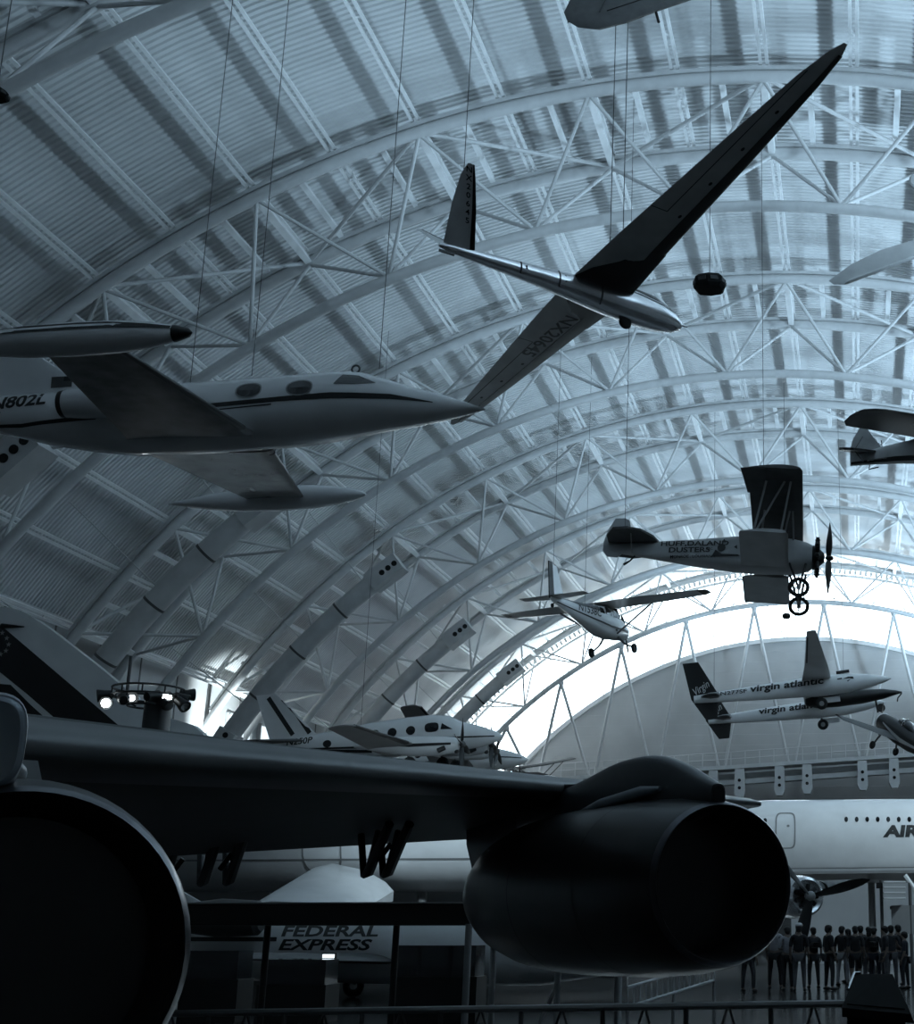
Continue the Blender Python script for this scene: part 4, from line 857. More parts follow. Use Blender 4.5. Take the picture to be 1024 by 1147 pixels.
# ---------------------------------------------------------------- slender supersonic airliner
def supersonic():
    Y = 57.3
    t = thing('supersonic_airliner', 'long slender white airliner lettered along its side behind the engine pod', 'aircraft', (-2, Y, 0))
    F = MB(); zc = 5.1
    F.fus([(-13.5, 4.2, .05, .05), (-11, 4.6, .5, .5), (-8, 4.95, .95, 1.05), (-5, 5.08, 1.3, 1.5), (-1.5, zc, 1.44, 1.65), (20, zc, 1.44, 1.65), (34, 5.5, .9, 1.1), (44, 6.1, .1, .2)], 48)
    F.build('fuselage', 'white', t); B = F.bvh()
    kw = dict(parent=t, bvh=B, O=(0, -4, 0), U=(1, 0, 0), V=(0, 0, 1))
    def px(u, v): p = at(u, v, 55.9); return p.x + 2, p.z
    x, z = px(880, 930); mark('door_outline', ring2d(x, z, .40, .72, .05, 32, 5), 'grey', off=.02, sub=0, **kw)
    x2, z2 = px(883, 925); d = mark('door_window', poly2d(ell2d(x2, z2, .06, .05, 8)), 'grey', off=.02, **kw)
    for i in range(-1, 30):
        u = 948 + 11.8 * i
        x, z = px(u, 917.5)
        if i < 0: x, z = px(857, 919)
        mark('cabin_window', poly2d(ell2d(x, z, .075, .11, 10)), 'glass', off=.02, sub=0, **kw)
    x, z = px(989, 931.5); tv, tf = text2d('AIR FRANCE', .44, .12, .05, 1.4); x0 = min(p[0] for p in tv); z -= .19
    mark('side_lettering', (tv, tf), 'blacktrim', off=.02, loc=(x - x0, z), **kw)
    mark('lower_line', strip2d([(-4, 3.95), (26, 4.1)], .06, 50), 'grey', off=.02, sub=0, **kw)
    for s in (-1, 1):
        W = MB(); W.loft([[Vector((x, s * .9, 4.0)), Vector((x, s * yw, 3.85)), Vector((x, s * yw, 3.75)), Vector((x, s * .9, 3.55))] for x, yw in ((-5, 1.25), (-1, 1.5), (2, 2.0), (8, 3.4), (16, 6.2), (22, 10.5), (27, 12.8), (30, 12.8))]); W.build('delta_wing', 'grey', t, ang=20)  # early root and grey tone stand in for shading under the belly
        n = MB(); n.fus([(14, 3.1, .7, .5, 6, s * 5.2), (24, 3.1, .7, .5, 6, s * 5.2)], 20); n.build('engine_box', 'grey', t)
    m = MB(); m.wing([((26, 0, 6.3), 9, .05, (0, 1, 0)), ((34, 0, 11.5), 3, .05, (0, 1, 0))]); 
    v = [Vector((-(p.x - 26) + 26, p.y, p.z)) for p in m.v]; m.v = [Vector((26 + (26 - p.x) if False else p.x, p.y, p.z)) for p in m.v]; m.xf(Matrix.Translation((9, 0, 0))); m.build('fin', 'white', t)
    for x in (2.5, 20):
        g = MB(); g.tube([(x, 0, 3.6), (x, 0, .5)], .14, 10); go = g.build('gear_leg', 'grey', t)
        for s in (-.35, .35):
            q = MB(); q.torus((x, s, .45), .32, .13, 'y', 20, 8); q.build('wheel', 'rubber', go)
supersonic()
# ---------------------------------------------------------------- propeller engine of an old airliner, right
def propengine():
    P = at(903, 1004, 45.5)
    t = thing('propeller_airliner', 'bare metal engine nacelle with dark three blade propeller above the visitors', 'aircraft', P, (0, 0, R_(-62)))
    N = MB(); N.lathe([(.05, .40), (.12, .52), (.05, .60), (-.3, .66), (-1, .68), (-2.2, .62), (-3.5, .4), (-4.4, .1)], n=32); N.build('engine_nacelle', 'metal', t)
    i = MB(); i.lathe([(.06, .42), (.0, .40), (-.02, .02)], n=28, cap=False); i.build('cowl_opening', 'hole', t)
    for k in range(9):
        a = 2 * PI * k / 9; c = MB(); c.tube([(.07, .12 * cos(a), .12 * sin(a)), (.07, .38 * cos(a), .38 * sin(a))], .07, 8); c.build('cylinder', 'black', t)
    prop(t, (.3, 0, 0), 2.2, 3, 14, .14, 'black', .16, 'silver')
    W = MB(); W.wing([((-1.4, -1.6, .25), 3.2, .14), ((-1.4, 1.5, .3), 3.2, .14)]); W.build('wing_stub', 'dgrey', t)
    m = MB(); m.wing([((-1.2, 1.4, .3), 3.0, .13), ((-1.35, 2.7, .42), 2.4, .12)]); m.build('outer_wing', 'black', t)
propengine()
# ---------------------------------------------------------------- small white jet on the floor with parcel company lettering
def parceljet():
    P = at(370, 1056, 33)
    t = thing('parcel_jet', 'white parcel jet with bold two line lettering under the dark canopy beam', 'aircraft', (P.x, 34.2, 0))
    F = MB(); F.fus([(-6.5, 1.6, .06, .1), (-4.8, 1.5, .5, .5), (-3, 1.3, .85, .85), (3, 1.25, .92, .92), (4.8, 1.15, .8, .8), (6.5, 1.0, .4, .4), (7.3, .9, .05, .05)], 36); F.build('fuselage', 'white', t); B = F.bvh()
    kw = dict(parent=t, bvh=B, O=(0, -3, 0), U=(1, 0, 0), V=(0, 0, 1))
    p1 = at(366, 1043, 33.2); p2 = at(360, 1058, 33.2)
    mark('side_lettering', text2d('FEDERAL', .34, .1, .02, 1.5), 'blacktrim', loc=(p1.x - P.x, p1.z + .0), **kw) if False else None
    v, f = text2d('FEDERAL', .25, .1, .03, 1.75); y0 = sum(p[1] for p in v) / len(v); mark('side_lettering', ([(a, b - y0) for a, b in v], f), 'dgrey', loc=(p1.x - P.x, p1.z), **kw)
    v, f = text2d('EXPRESS', .25, .25, .03, 1.75); y0 = sum(p[1] for p in v) / len(v); mark('side_lettering', ([(a, b - y0) for a, b in v], f), 'blacktrim', loc=(p2.x - P.x, p2.z), **kw)
    mark('side_stripe', strip2d([(-4.5, p2.z + .12), (-1.45, p2.z + .12)], .1, 20), 'blacktrim', sub=0, **kw)
    for s in (-1, 1):
        W = MB(); W.wing([((1.5, s * .7, .9), 2.6, .11), ((-1.4, s * 6.2, 1.1), 1.0, .1)]); W.build('wing', 'dgrey', t)
        e = MB(); e.lathe([(-1.6, .3), (-1.7, .4), (-2.6, .45), (-3.8, .3), (-3.8, .1)], (0, s * 1.45, 1.9), 'x', 22); e.build('engine_nacelle', 'dgrey', t)
        g = MB(); g.tube([(-.3, s * 1.4, .9), (-.3, s * 1.4, .3)], .07, 8); go = g.build('gear_leg', 'grey', t); q = MB(); q.torus((-.3, s * 1.4, .28), .19, .09, 'y', 18, 8); q.build('wheel', 'rubber', go)
    m = MB(); m.wing([((-3.6, 0, 2.2), 2.2, .08, (0, 1, 0)), ((-5.2, 0, 3.0), 1.6, .08, (0, 1, 0))]); m.build('fin', 'white', t)
parceljet()
# ---------------------------------------------------------------- canopy beam and posts, rail, stairs, kiosk, lamps
def canopy():
    a, b = at(150, 1012, 20), at(560, 1014, 20)
    t = thing('exhibit_canopy', 'long dark canopy beam on a steel post between the two engine pods', 'canopy', ((a.x + b.x) / 2, 20.4, 0)); O = t.location.copy()
    w = b.x - a.x
    m = MB(); m.box((0, .4, 1.83), (w, 1.2, .30)); m.build('fascia', 'black', t, smooth=False)
    m = MB(); m.box((0, .4, 1.995), (w + .04, 1.3, .02)); m.build('top_edge', 'grey', t, smooth=False)
    for u in (519, 192):
        p = at(u, 1080, 19.8); m = MB(); m.tube([(p.x - O.x, -.4, 0), (p.x - O.x, -.4, 1.7)], .05, 12); m.build('post', 'grey', t)
    for u in (292, 438):
        p = at(u, 1060, 20.6); m = MB(); m.tube([(p.x - O.x, .4, 0), (p.x - O.x, .4, 1.7)], .05, 12); m.build('post', 'black', t)
canopy()
for i, (u, v, Y, lab) in enumerate([(553, 1062, 18.5, 'grey steel stanchion under the exhaust end of the engine pod'), (625, 1088, 18.5, 'grey steel stanchion under the middle of the engine pod'), (693, 1084, 15.5, 'bright steel stanchion under the inlet half of the engine pod')]):
    p = at(u, v, Y); t = thing('stanchion', lab, 'post', (p.x, Y, 0), group='steel stanchions under the engine pod')
    m = MB(); m.tube([(0, 0, 0), (0, 0, p.z - .02)], .042, 12); m.build('post', 'steel', t)
    m = MB(); m.lathe([(0, .16), (.02, .16), (.04, .06)], axis='z', n=20); m.build('foot_plate', 'grey', t)
    m = MB(); m.ell((0, 0, p.z), (.05, .05, .03)); m.build('cap', 'steel', t)
    if i == 1:
        m = MB(); m.tube([(-.02, 0, .9), (-.4, 0, .05)], .025, 8); m.build('brace', 'steel', t)
def rail():
    a, b = at(150, 1136, 11.4), at(960, 1124, 11.0)
    t = thing('barrier_rail', 'low dark barrier rail with crossed wires along the bottom edge', 'barrier', ((a.x + b.x) / 2, 11.2, 0)); O = Vector(t.location)
    m = MB(); m.tube([a - O, b - O], .028, 8); m.build('top_rail', 'grey', t)
    n = 9
    for i in range(n + 1):
        p = a.lerp(b, i / n) - O; m = MB(); m.tube([p, (p.x, p.y, 0)], .02, 8); m.build('post', 'dgrey', t)
    for i in range(2 * n):
        p = a.lerp(b, i / (2 * n)) - O; q = a.lerp(b, (i + 1) / (2 * n)) - O
        m = MB(); m.tube([(p.x, p.y, p.z if i % 2 else .1), (q.x, q.y, .1 if i % 2 else q.z)], .01, 6); m.build('crossed_wire', 'dgrey', t)
rail()
def ramp():
    Y = 22.
    a0, a1 = at(703, 1106, Y), at(800, 1078, Y + 3); b0, b1 = at(703, 1128, Y), at(800, 1098, Y + 3)
    t = thing('ramp_railing', 'pale ramp railing with upright balusters below the engine inlet', 'railing', ((a0.x + a1.x) / 2, Y + 1.5, 0)); O = Vector(t.location)
    for nm, p, q in (('handrail', a0, a1), ('bottom_rail', b0, b1)):
        m = MB(); m.tube([p - O, q - O], .025, 8); m.build(nm, 'steel', t)
    for i in range(17):
        p, q = a0.lerp(a1, i / 16) - O, b0.lerp(b1, i / 16) - O; m = MB(); m.tube([p, q], .014, 6); m.build('baluster', 'steel', t)
    for f in (0, .5, 1):
        p = b0.lerp(b1, f) - O; m = MB(); m.tube([p, (p.x, p.y, 0)], .03, 8); m.build('post', 'grey', t)
ramp()
def kiosk():
    Y = 10.4; p = at(980, 1092, Y)
    t = thing('information_kiosk', 'black angled information stand in front of the group of visitors', 'stand', (p.x, Y, 0)); h = p.z
    m = MB(); m.prism([(-.22, 0), (.22, 0), (.2, h - .22), (-.2, h - .22)], (0, .28, 0)); m.build('pedestal', 'kiosk', t, smooth=False)
    vs = [(-.25, -.3, h - .32), (.27, -.3, h - .34), (.30, .22, h - .16), (-.22, .22, h - .02)]
    m = MB(); m.add([Vector((-.235, -.26, h - .21)), Vector((.24, -.26, h - .25)), Vector((.13, .2, h)), Vector((-.14, .2, h)), Vector((-.235, -.26, h - .27)), Vector((.26, -.26, h - .31)), Vector((.14, .2, h - .1)), Vector((-.15, .2, h - .1))], [(0, 1, 2, 3), (4, 5, 6, 7), (0, 1, 5, 4), (1, 2, 6, 5), (2, 3, 7, 6), (3, 0, 4, 7)]); m.build('sloped_top', 'kiosk', t, smooth=False)
    m = MB(); m.tube([(-.19, .0, h - .1), (-.145, .2, h + .005), (-.1, .21, h + .008)], .012, 8); m.build('edge_trim', 'chrome', t)
    m = MB(); m.box((.0, -.145, (h - .3) / 2), (.05, .02, h - .35)); m.build('front_pole', 'grey', t, smooth=False)
    m = MB(); m.add([(-.2, -.22, h - .185), (.2, -.22, h - .215), (.1, .17, h - .002), (-.11, .17, h - .002), (-.2, -.22, h - .2), (.2, -.22, h - .23), (.1, .17, h - .02), (-.11, .17, h - .02)], [(0, 1, 2, 3), (4, 7, 6, 5), (0, 4, 5, 1), (1, 5, 6, 2), (2, 6, 7, 3), (3, 7, 4, 0)]); m.build('screen', 'kiosk', t, smooth=False)
kiosk()
def stairs():
    P = at(1005, 1030, 50); t = thing('boarding_stairs', 'white boarding stairs with ladder steps under the lettered airliner', 'stairs', (P.x, 50, 0))
    def q(u, v, Y=50): p = at(u, v, Y); return Vector((p.x - P.x, Y - 50, p.z))
    for u in (987, 1019): 
        for Y in (50, 51): m = MB(); p = q(u, 986, Y); m.tube([p, (p.x, p.y, 0)], .06, 8); m.build('post', 'dgrey', t)
    for i in range(4):
        v = 988 + 6 * i; m = MB(); m.box((q(990, v) + q(1014, v)) / 2, (.75, .9, .05)); m.build('step', 'white', t, smooth=False)
    m = MB(); m.tube([q(1014, 980), q(1040, 1018)], .07, 8); m.build('stringer', 'white', t)
    m = MB(); m.tube([q(997, 1017), q(1045, 1014)], .05, 8); m.build('guard_rail', 'dgrey', t)
    m = MB(); m.box(q(985, 992) + Vector((0, -.1, 0)), (.22, .2, .2)); m.build('control_box', 'black', t, smooth=False)
    m = MB(); m.box(q(1020, 1030), (1.3, .1, .95)); m.build('side_panel', 'grey', t, smooth=False)
stairs()
def pylon():
    Y = 40.; b = at(172, 838, Y); c = at(166, 778, Y)
    t = thing('lamp_pylon', 'tall pylon crowned by a ring of stage spotlights beside the striped fin', 'lamp pylon', (b.x, Y, 0)); O = Vector(t.location)
    zt = at(172, 787, Y).z
    m = MB(); m.fus([(0, 0, .36, .36, 3), (zt, 0, .36, .36, 3)], 24); m.xf(Matrix.Rotation(-PI / 2, 4, 'Y')); m.build('column', 'dgrey', t)
    for k in range(4):
        a = PI / 4 + k * PI / 2; m = MB(); m.tube([(.34 * cos(a), .34 * sin(a), 0), (.34 * cos(a), .34 * sin(a), zt)], .04, 6); m.build('corner_rail', 'grey', t)
    R = 1.02; zc = c.z - .05; xo = c.x - b.x
    for z, r in ((zc + .22, R), (zc - .02, R), (zc - .3, .55)):
        m = MB(); m.torus((xo, 0, z), r, .035, 'z', 40, 6); m.build('lamp_ring', 'black', t)
    for k in range(10):
        a = 2 * PI * k / 10; m = MB(); m.tube([(xo + R * cos(a), R * sin(a), zc - .02), (xo + R * cos(a), R * sin(a), zc + .22)], .025, 6); m.build('ring_post', 'black', t)
    for k in range(4):
        a = 2 * PI * k / 4 + .4; m = MB(); m.tube([(xo + R * cos(a), R * sin(a), zc), (xo + .3 * cos(a), .3 * sin(a), zc - .32)], .025, 6); m.build('ring_arm', 'black', t)
    m = MB(); p = at(147, 735, Y) - O; m.tube([(p.x, 0, zc + .2), (p.x, 0, p.z)], .05, 8); m.build('mast', 'dgrey', t)
    spots = [(-1.2, -.3, .0, -150, -10, 0), (-.98, -.5, -.28, -75, -8, 1), (-.62, .2, -.02, -60, -6, 1), (-.35, -.75, -.22, 120, 15, 0), (-.15, .5, -.02, -66, -8, 1), (.12, .8, .02, 60, 30, 0), (.55, -.8, -.15, 70, 10, 0), (.72, -.3, -.1, -50, -8, 1), (.85, -.55, -.32, 100, 0, 0), (1.1, -.1, -.1, 20, -20, 0), (.95, .55, .12, 40, 5, 0), (1.28, -.4, -.3, -20, -35, 0)]
    for i, (x, y, z, az, el, lit) in enumerate(spots):
        rot = Matrix.Rotation(R_(az), 3, 'Z') @ Matrix.Rotation(R_(-el), 3, 'Y')
        m = MB(); m.lathe([(-.22, .05), (-.2, .13), (.0, .15), (.18, .19), (.22, .19), (.2, .165), (.08, .14)], n=18); m.v = [rot @ p + Vector((xo + x, y, zc + z)) for p in m.v]; s = m.build('spotlight', 'black', t)
        l = MB(); l.lathe([(.185, .005), (.19, .13 if i % 2 else .09)], n=18, cap=True); l.v = [rot @ p + Vector((xo + x, y, zc + z)) for p in l.v]; l.build('lens', 'lamp' if lit else 'glass', s)
        y_ = MB(); y_.tube([(xo + x * .85, y * .85, zc + .02), (xo + x, y, zc + z)], .03, 6); y_.build('yoke', 'black', s)
    return Vector((O.x + xo, Y, zc))
PYL = pylon()
# hanging loudspeakers
def speaker(u, v, Y, s, lab, sq=.68):
    P = at(u, v, Y); t = thing('loudspeaker', lab, 'loudspeaker', P, group='hanging black loudspeaker clusters')
    m = MB(); m.fus([(-.32, 0, .42, .42, 3), (-.2, 0, .5, .5, 3), (.12, 0, .52, .52, 3), (.3, 0, .40, .40, 3)], 8); m.xf(Matrix.Scale(sq, 4, (0, 0, 1)) @ Matrix.Rotation(-PI / 2, 4, 'Y') @ Matrix.Scale(s, 4)); m.build('cabinet', 'kiosk', t, smooth=False)
    for k in range(8):
        a = 2 * PI * k / 8 + .4; g = MB(); g.box((.5 * s * cos(a), .5 * s * sin(a), 0), (.04 * s, .26 * s, .12 * s), Matrix.Rotation(a, 3, 'Z')); g.build('grille', 'blacktrim', t, smooth=False)
    top = roof_z(P.x) ; m = MB(); m.tube([(0, 0, .19 * s), (0, 0, top - P.z)], .012, 6); m.build('hanging_wire', 'cable', t)
def roof_z(x): return AZ + math.sqrt(RD ** 2 - (x - AX) ** 2) - .35
speaker(795, 318, 40, 1.0, 'black hanging loudspeaker cluster beside the sailplane nose')
speaker(881, 690, 72, .42, 'small hanging loudspeaker below the wheels of the biplane', 1.0)
speaker(-4, 106, 22, .42, 'black loudspeaker cluster at the picture edge over the small jet')
P = at(715, 857, 111.4); t = thing('gallery_loudspeaker', 'small dark box fixed on the gallery rail just above the engine fairing', 'loudspeaker', P)
m = MB(); m.box((0, 0, 0), (.6, .4, .62)); m.build('cabinet', 'dgrey', t, smooth=False); m = MB(); m.tube([(0, .1, -.3), (0, .1, -.85)], .05, 6); m.build('bracket', 'dgrey', t)
# suspension cables
for u, v, Y, lab in [(213, 430, 28.6, 'thin cable holding the small jet behind its wing'), (282, 421, 28.6, 'thin cable holding the small jet at its rear window'), (425, 413, 28.6, 'thin cable holding the small jet by the ring above its windshield'),
                     (519, 205, 29.2, 'thin cable holding the sailplane at its fin'), (683, 300, 27.4, 'first thin cable holding the sailplane behind its wing'), (697, 312, 27.2, 'second thin cable holding the sailplane over its wing root'),
                     (856, 590, 45.4, 'thin cable holding the biplane at its upper wing'), (700, 600, 45.2, 'thin cable holding the biplane at its tail'),
                     (655, 680, 68, 'thin cable holding the high wing light plane'), (620, 632, 60, 'thin cable holding the tail of the high wing light plane'),
                     (800, 782, 77, 'thin cable holding the rear of the twin boom plane'), (945, 755, 77.5, 'thin cable holding the front of the twin boom plane'),
                     (404, 815, 58, 'thin cable holding the striped twin propeller plane')]:
    p = at(u, v, Y); t = MB(); t.tube([(0, 0, 0), (0, 0, roof_z(p.x) - p.z)], .010, 6); o = t.build('suspension_cable', 'cable'); o.location = p; tag(o, lab, 'cable', 'thin cables holding the hanging planes')
# display cases on the dim floor below the canopy
for u, v, Y, w, h, lab, mt in [(232, 1098, 26, 1.5, 1.25, 'dark display case under the canopy beam beside the near engine pod', 'black'), (335, 1100, 26, 1.3, 1.1, 'dark display case below the lettering of the parcel jet', 'black'), (492, 1092, 26, 1.6, 1.35, 'dark display case beside the canopy post', 'black')]:
    p = at(u, v, Y); t = thing('display_case', lab, 'display case', (p.x, Y, 0), group='dark display cases under the canopy')
    m = MB(); m.box((0, 0, h * .3), (w, .7, h * .6)); m.build('base', mt, t, smooth=False)
    m = MB(); m.box((0, 0, h * .8), (w * .94, .64, h * .4)); m.build('glass_top', 'glass', t, smooth=False)
for u, v, lab in [(270, 1071, 'small lit strip lamp under the parcel jet tail'), (368, 1071, 'small lit strip lamp under the parcel jet lettering')]:
    p = at(u, v, 27.5); t = thing('strip_lamp', lab, 'lamp', p, group='small lit strip lamps under the parcel jet')
    m = MB(); m.box((0, 0, 0), (.22, .06, .07)); m.build('lens', 'dimlamp', t, smooth=False)
    m = MB(); m.box((0, .05, 0), (.28, .05, .12)); m.build('housing', 'black', t, smooth=False); m = MB(); m.tube([(0, .05, 0), (0, .05, -p.z)], .02, 6); m.build('stem', 'black', t)
# ---------------------------------------------------------------- visitors
def skin_mesh(name, V, E, Rr, sub=1, root=0):
    me = bpy.data.meshes.new(name); me.from_pydata([tuple(v) for v in V], E, []); o = bpy.data.objects.new(name, me); COL.objects.link(o)
    bpy.context.view_layer.objects.active = o
    md = o.modifiers.new('s', 'SKIN'); md.use_smooth_shade = True
    for i, r in enumerate(Rr):
        sv = me.skin_vertices[0].data[i]; sv.radius = r if hasattr(r, '__len__') else (r, r); sv.use_root = (i == root)
    o.modifiers.new('b', 'SUBSURF').levels = sub
    dg = bpy.context.evaluated_depsgraph_get(); out = bpy.data.meshes.new_from_object(o.evaluated_get(dg))
    bpy.data.objects.remove(o); bpy.data.meshes.remove(me)
    m = MB(); m.v = [v.co.copy() for v in out.vertices]; m.f = [tuple(p.vertices) for p in out.polygons]; bpy.data.meshes.remove(out)
    return m
def person(loc, yaw, H, label, shirt, pants, rnd, hat=None, bag=False, arm='down', hairm='hair', long_hair=False, shorts=False):
    t = thing('person', label, 'person', (loc[0], loc[1], 0), (0, 0, R_(yaw)), 'visitors standing on the hangar floor')
    k = H / 1.75; rg = random.Random(rnd)
    st = .10 + .04 * rg.random(); fw = .10 * (rg.random() - .5)
    V = [(0, 0, .95), (0, 0, 1.12), (0, -.01, 1.30), (0, 0, 1.45), (0, .01, 1.53), (0, .03, 1.62), (0, .035, 1.70)]
    Rr = [(.15, .11), (.135, .10), (.15, .105), (.10, .075), (.05, .05), (.075, .09), (.065, .08)]
    E = [(0, 1), (1, 2), (2, 3), (3, 4), (4, 5), (5, 6)]
    # nose and ears as small growths of the head
    for p in ((0, .125, 1.615),): V.append(p); Rr.append(.014); E.append((5, len(V) - 1))
    body = {}
    for s in (-1, 1):
        b = len(V)
        V += [(s * .10, 0, .90), (s * (st + .01), .02 + s * fw, .50), (s * (st + .02), -.01 + s * fw, .09), (s * (st + .04), .10 + s * fw, .035)]; Rr += [.088, .062, .042, .035]
        E += [(0, b), (b, b + 1), (b + 1, b + 2), (b + 2, b + 3)]; body['leg%d' % s] = b
        a = len(V)
        if arm == 'down' or (arm == 'one' and s < 0): pts = [(s * .19, 0, 1.41), (s * .24, -.02, 1.13), (s * .25, .07, .90), (s * .25, .10, .83)]
        elif arm == 'fold': pts = [(s * .19, 0, 1.41), (s * .25, .0, 1.14), (s * .06, .20, 1.13), (-s * .01, .22, 1.14)]
        else: pts = [(s * .19, 0, 1.41), (s * .25, .06, 1.15), (s * .16, .24, 1.33), (s * .13, .27, 1.41)]
        V += pts; Rr += [.062, .045, .030, .032]; E += [(3, a), (a, a + 1), (a + 1, a + 2), (a + 2, a + 3)]; body['arm%d' % s] = a
        d = (Vector(pts[3]) - Vector(pts[2])).normalized(); sd = d.cross(Vector((s, 0, 0)))
        sd = sd.normalized() if sd.length > .1 else Vector((0, 1, 0))
        for i, (off, ln) in enumerate(((-.03, .075), (-.01, .09), (.01, .085), (.03, .065))):
            f = len(V); p = Vector(pts[3]) + sd * off + d * .03; q = p + d * ln * .55 + Vector((-s * .008, 0, 0)); r = q + d * ln * .45 + Vector((-s * .02, 0, 0))
            V += [p, q, r]; Rr += [.010, .0085, .0075]; E += [(a + 3, f), (f, f + 1), (f + 1, f + 2)]
        f = len(V); p = Vector(pts[2]) + d * .03 + sd * .04; q = p + d * .045 + sd * .02; V += [p, q]; Rr += [.011, .009]; E += [(a + 3, f), (f, f + 1)]
    Vs = [Vector(v) * k for v in V]; Rs = [(r[0] * k, r[1] * k) if hasattr(r, '__len__') else (r * k, r * k) for r in Rr]
    sk = skin_mesh('person_body', Vs, E, Rs)
    for s in (-1, 1): pass
    bo = sk.build('body', 'skin', t)
    def cloth(nm, idx, edges, grow, mt):
        mp = {j: i for i, j in enumerate(idx)}
        m = skin_mesh(nm, [Vs[j] for j in idx], [(mp[a], mp[b]) for a, b in edges], [(Rs[j][0] * grow, Rs[j][1] * grow) for j in idx]); m.build(nm, mt, t)
    la, ra, ll, rl = body['arm-1'], body['arm1'], body['leg-1'], body['leg1']
    cloth('shirt', [0, 1, 2, 3, la, la + 1, ra, ra + 1], [(0, 1), (1, 2), (2, 3), (3, la), (la, la + 1), (3, ra), (ra, ra + 1)], 1.16, shirt)
    if shorts: cloth('shorts', [0, ll, ll + 1, rl, rl + 1], [(0, ll), (ll, ll + 1), (0, rl), (rl, rl + 1)], 1.14, pants)
    else: cloth('trousers', [0, ll, ll + 1, ll + 2, rl, rl + 1, rl + 2], [(0, ll), (ll, ll + 1), (ll + 1, ll + 2), (0, rl), (rl, rl + 1), (rl + 1, rl + 2)], 1.14, pants)
    for s, b in ((-1, ll), (1, rl)):
        m = MB(); c = Vs[b + 2]; m.ell((c.x + .01 * s, c.y + .05 * k, .045 * k), (.05 * k, .135 * k, .05 * k), 14, 8); m.build('shoe', 'black', t)
    h = MB(); h.ell(Vector((0, .005, 1.685)) * k, (.098 * k, .112 * k, .085 * k), 16, 9)
    h.ell(Vector((0, -.03, 1.635)) * k, (.088 * k, .085 * k, .10 * k), 14, 8)
    if long_hair: h.ell(Vector((0, -.05, 1.56)) * k, (.085 * k, .06 * k, .15 * k), 14, 8)
    h.build('hair', hairm, t)
    if hat:
        m = MB(); m.ell(Vector((0, .01, 1.735)) * k, (.108 * k, .122 * k, .065 * k), 16, 8); ho = m.build('cap', hat, t)
        m = MB(); m.ell(Vector((0, .13, 1.71)) * k, (.075 * k, .085 * k, .012 * k), 14, 6); m.build('cap_visor', hat, ho)
    if bag:
        m = MB(); m.fus([(-.16 * k, 0, .12 * k, .08 * k, 4), (.16 * k, 0, .13 * k, .09 * k, 4)], 16); m.xf(Matrix.Translation(Vector((0, -.19, 1.25)) * k) @ Matrix.Rotation(PI / 2, 4, 'Y') @ Matrix.Rotation(PI / 2, 4, 'X') @ Matrix.Rotation(PI / 2, 4, 'Y')); m.build('backpack', 'black', t)
    return t
# (pixel x of the head, distance, yaw, height, label, shirt, trousers, extras)
PEOPLE = [
    (868, 41.5, -10, 1.80, 'person in a pale loose shirt beside the engine inlet, back turned', 'cloth3', 'cloth0', dict()),
    (882, 40.5, 20, 1.72, 'person with dark head and pale shirt at the edge of the group', 'cloth3', 'cloth0', dict(arm='fold')),
    (838, 39.5, -30, 1.66, 'person in a light blue grey shirt half behind the engine pod', 'cloth3', 'cloth1', dict()),
    (895, 40, -5, 1.78, 'person in a white cap and black jacket, feet apart', 'cloth0', 'cloth2', dict(hat='signwhite')),
    (911, 42, 20, 1.70, 'person in dark clothes right beneath the hanging propeller blade', 'cloth1', 'cloth1', dict(bag=True)),
    (928, 41, -60, 1.76, 'tall person in black with one leg forward, beside the propeller blade', 'cloth0', 'cloth1', dict()),
    (943, 44, -30, 1.74, 'person in black with pale trousers facing the reflecting floor', 'cloth0', 'cloth3', dict()),
    (950, 47, 60, 1.66, 'smaller person behind the one in pale trousers', 'cloth4', 'cloth1', dict(long_hair=True)),
    (958, 43, 0, 1.74, 'person in black shorts near the centre of the group', 'cloth0', 'cloth0', dict(shorts=True)),
    (964, 46, 10, 1.76, 'person in a grey shirt raising both hands', 'cloth1', 'cloth1', dict(arm='up')),
    (973, 45, 10, 1.72, 'person with long hair and grey trousers', 'cloth1', 'cloth2', dict(long_hair=True)),
    (979, 44, -20, 1.70, 'person wearing black with a small backpack', 'cloth0', 'cloth4', dict(bag=True)),
    (991, 42.5, 100, 1.74, 'broad person in a dark brown jacket before the stairs', 'cloth1', 'cloth2', dict()),
    (998, 43.5, 5, 1.76, 'person in a dark jacket with folded arms near the stairs', 'cloth1', 'cloth2', dict(arm='fold')),
    (1006, 44.5, 30, 1.78, 'person in black standing against the stair post', 'cloth0', 'cloth1', dict()),
    (1013, 42, 80, 1.58, 'shorter person in dark clothes leaning out of the group', 'cloth4', 'cloth1', dict(arm='one')),
]
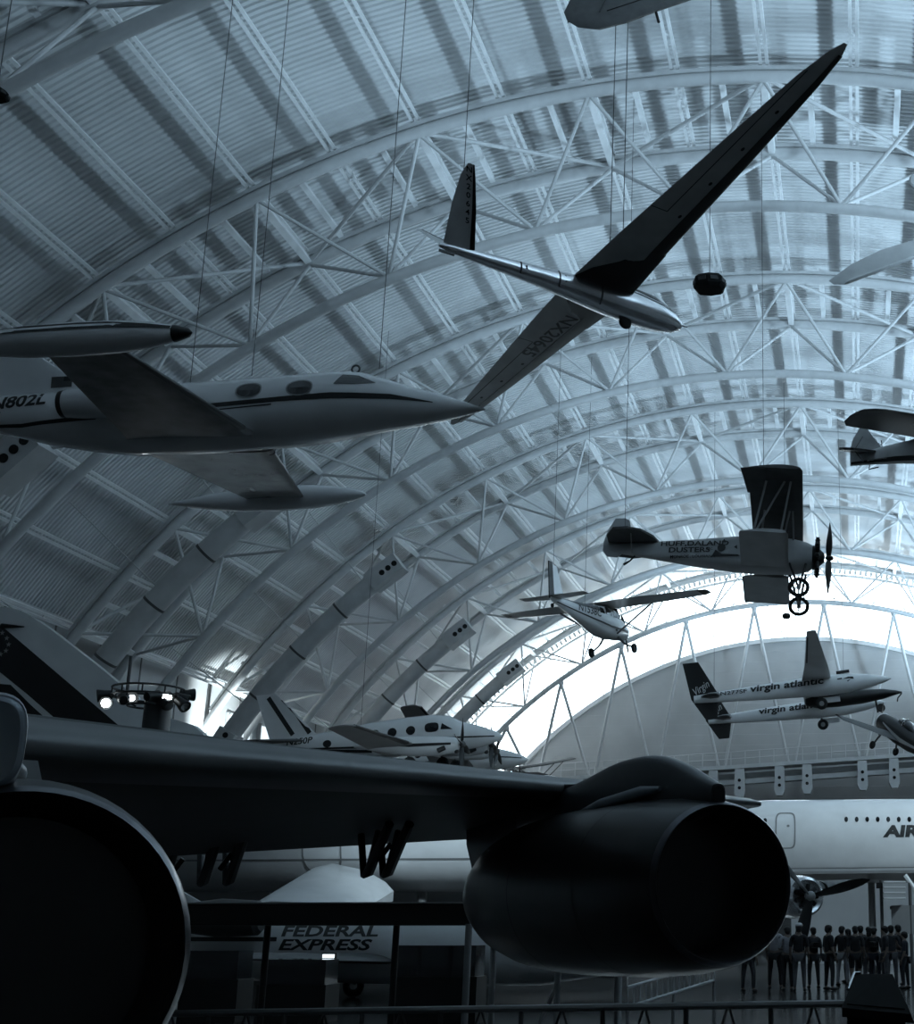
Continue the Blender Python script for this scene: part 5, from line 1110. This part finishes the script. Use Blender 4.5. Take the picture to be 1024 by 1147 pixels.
for i, (u, Y, yw, H, lab, sh, pa, ex) in enumerate(PEOPLE):
    p = at(u, 1040, Y); person((p.x, Y), yw, H, lab, M[sh], M[pa], i, **ex)
# ---------------------------------------------------------------- light
w = bpy.data.worlds.new('daylight'); SC.world = w; w.use_nodes = True
bg = w.node_tree.nodes['Background']; bg.inputs[0].default_value = (.80, .94, 1., 1); bg.inputs[1].default_value = 6.0
def spot(name, loc, to, power, size=150, blend=.6, rad=.35, col=(.53, .785, 1.)):
    l = bpy.data.lights.new(name, 'SPOT'); l.energy = power; l.spot_size = R_(size); l.spot_blend = blend; l.shadow_soft_size = rad; l.color = col
    o = bpy.data.objects.new(name, l); COL.objects.link(o); o.location = loc
    o.rotation_euler = (Vector(to) - Vector(loc)).to_track_quat('-Z', 'Y').to_euler(); return o
TINT = (.53, .785, 1.)
# the hall's uplights, washing the vault
for i, yy in enumerate((14, 34, 52, 69, 86, 102)):
    spot('uplight', (12, yy, 19.5), (8, yy + 2, 33), 9000, 160, .6, .5)
    spot('uplight', (-12, yy + 4, 20.5), (-10, yy + 4, 33), 1000, 150, .7, .5)
# added spot with no fixture behind the fin, brightens the left wall
spot('added_wall_spot', (-31.5, 75, 9.2), (-36.8, 76.5, 13.2), 6500, 58, .7, .15, (.8, .95, 1))
# added spots with no fixture, brightening the lettered and the parked airliner
spot('added_airliner_spot', (9, 44, 13), (2, 56, 5.2), 5200, 70, .7, .4, (.68, .88, 1))
spot('added_airliner_spot', (-6, 35, 9), (-10, 43.5, 4.4), 4600, 70, .8, .4, (.66, .87, 1))
vs = SC.view_settings; vs.view_transform = 'Standard'; vs.look = 'None'; vs.gamma = 1; vs.exposure = 0
vs.use_curve_mapping = False
SC.cycles.use_denoising = True
SC.cycles.max_bounces = 6; SC.cycles.diffuse_bounces = 3; SC.cycles.glossy_bounces = 3; SC.cycles.transparent_max_bounces = 8
SC.cycles.caustics_reflective = False; SC.cycles.caustics_refractive = False
SC.cycles.sample_clamp_indirect = 4
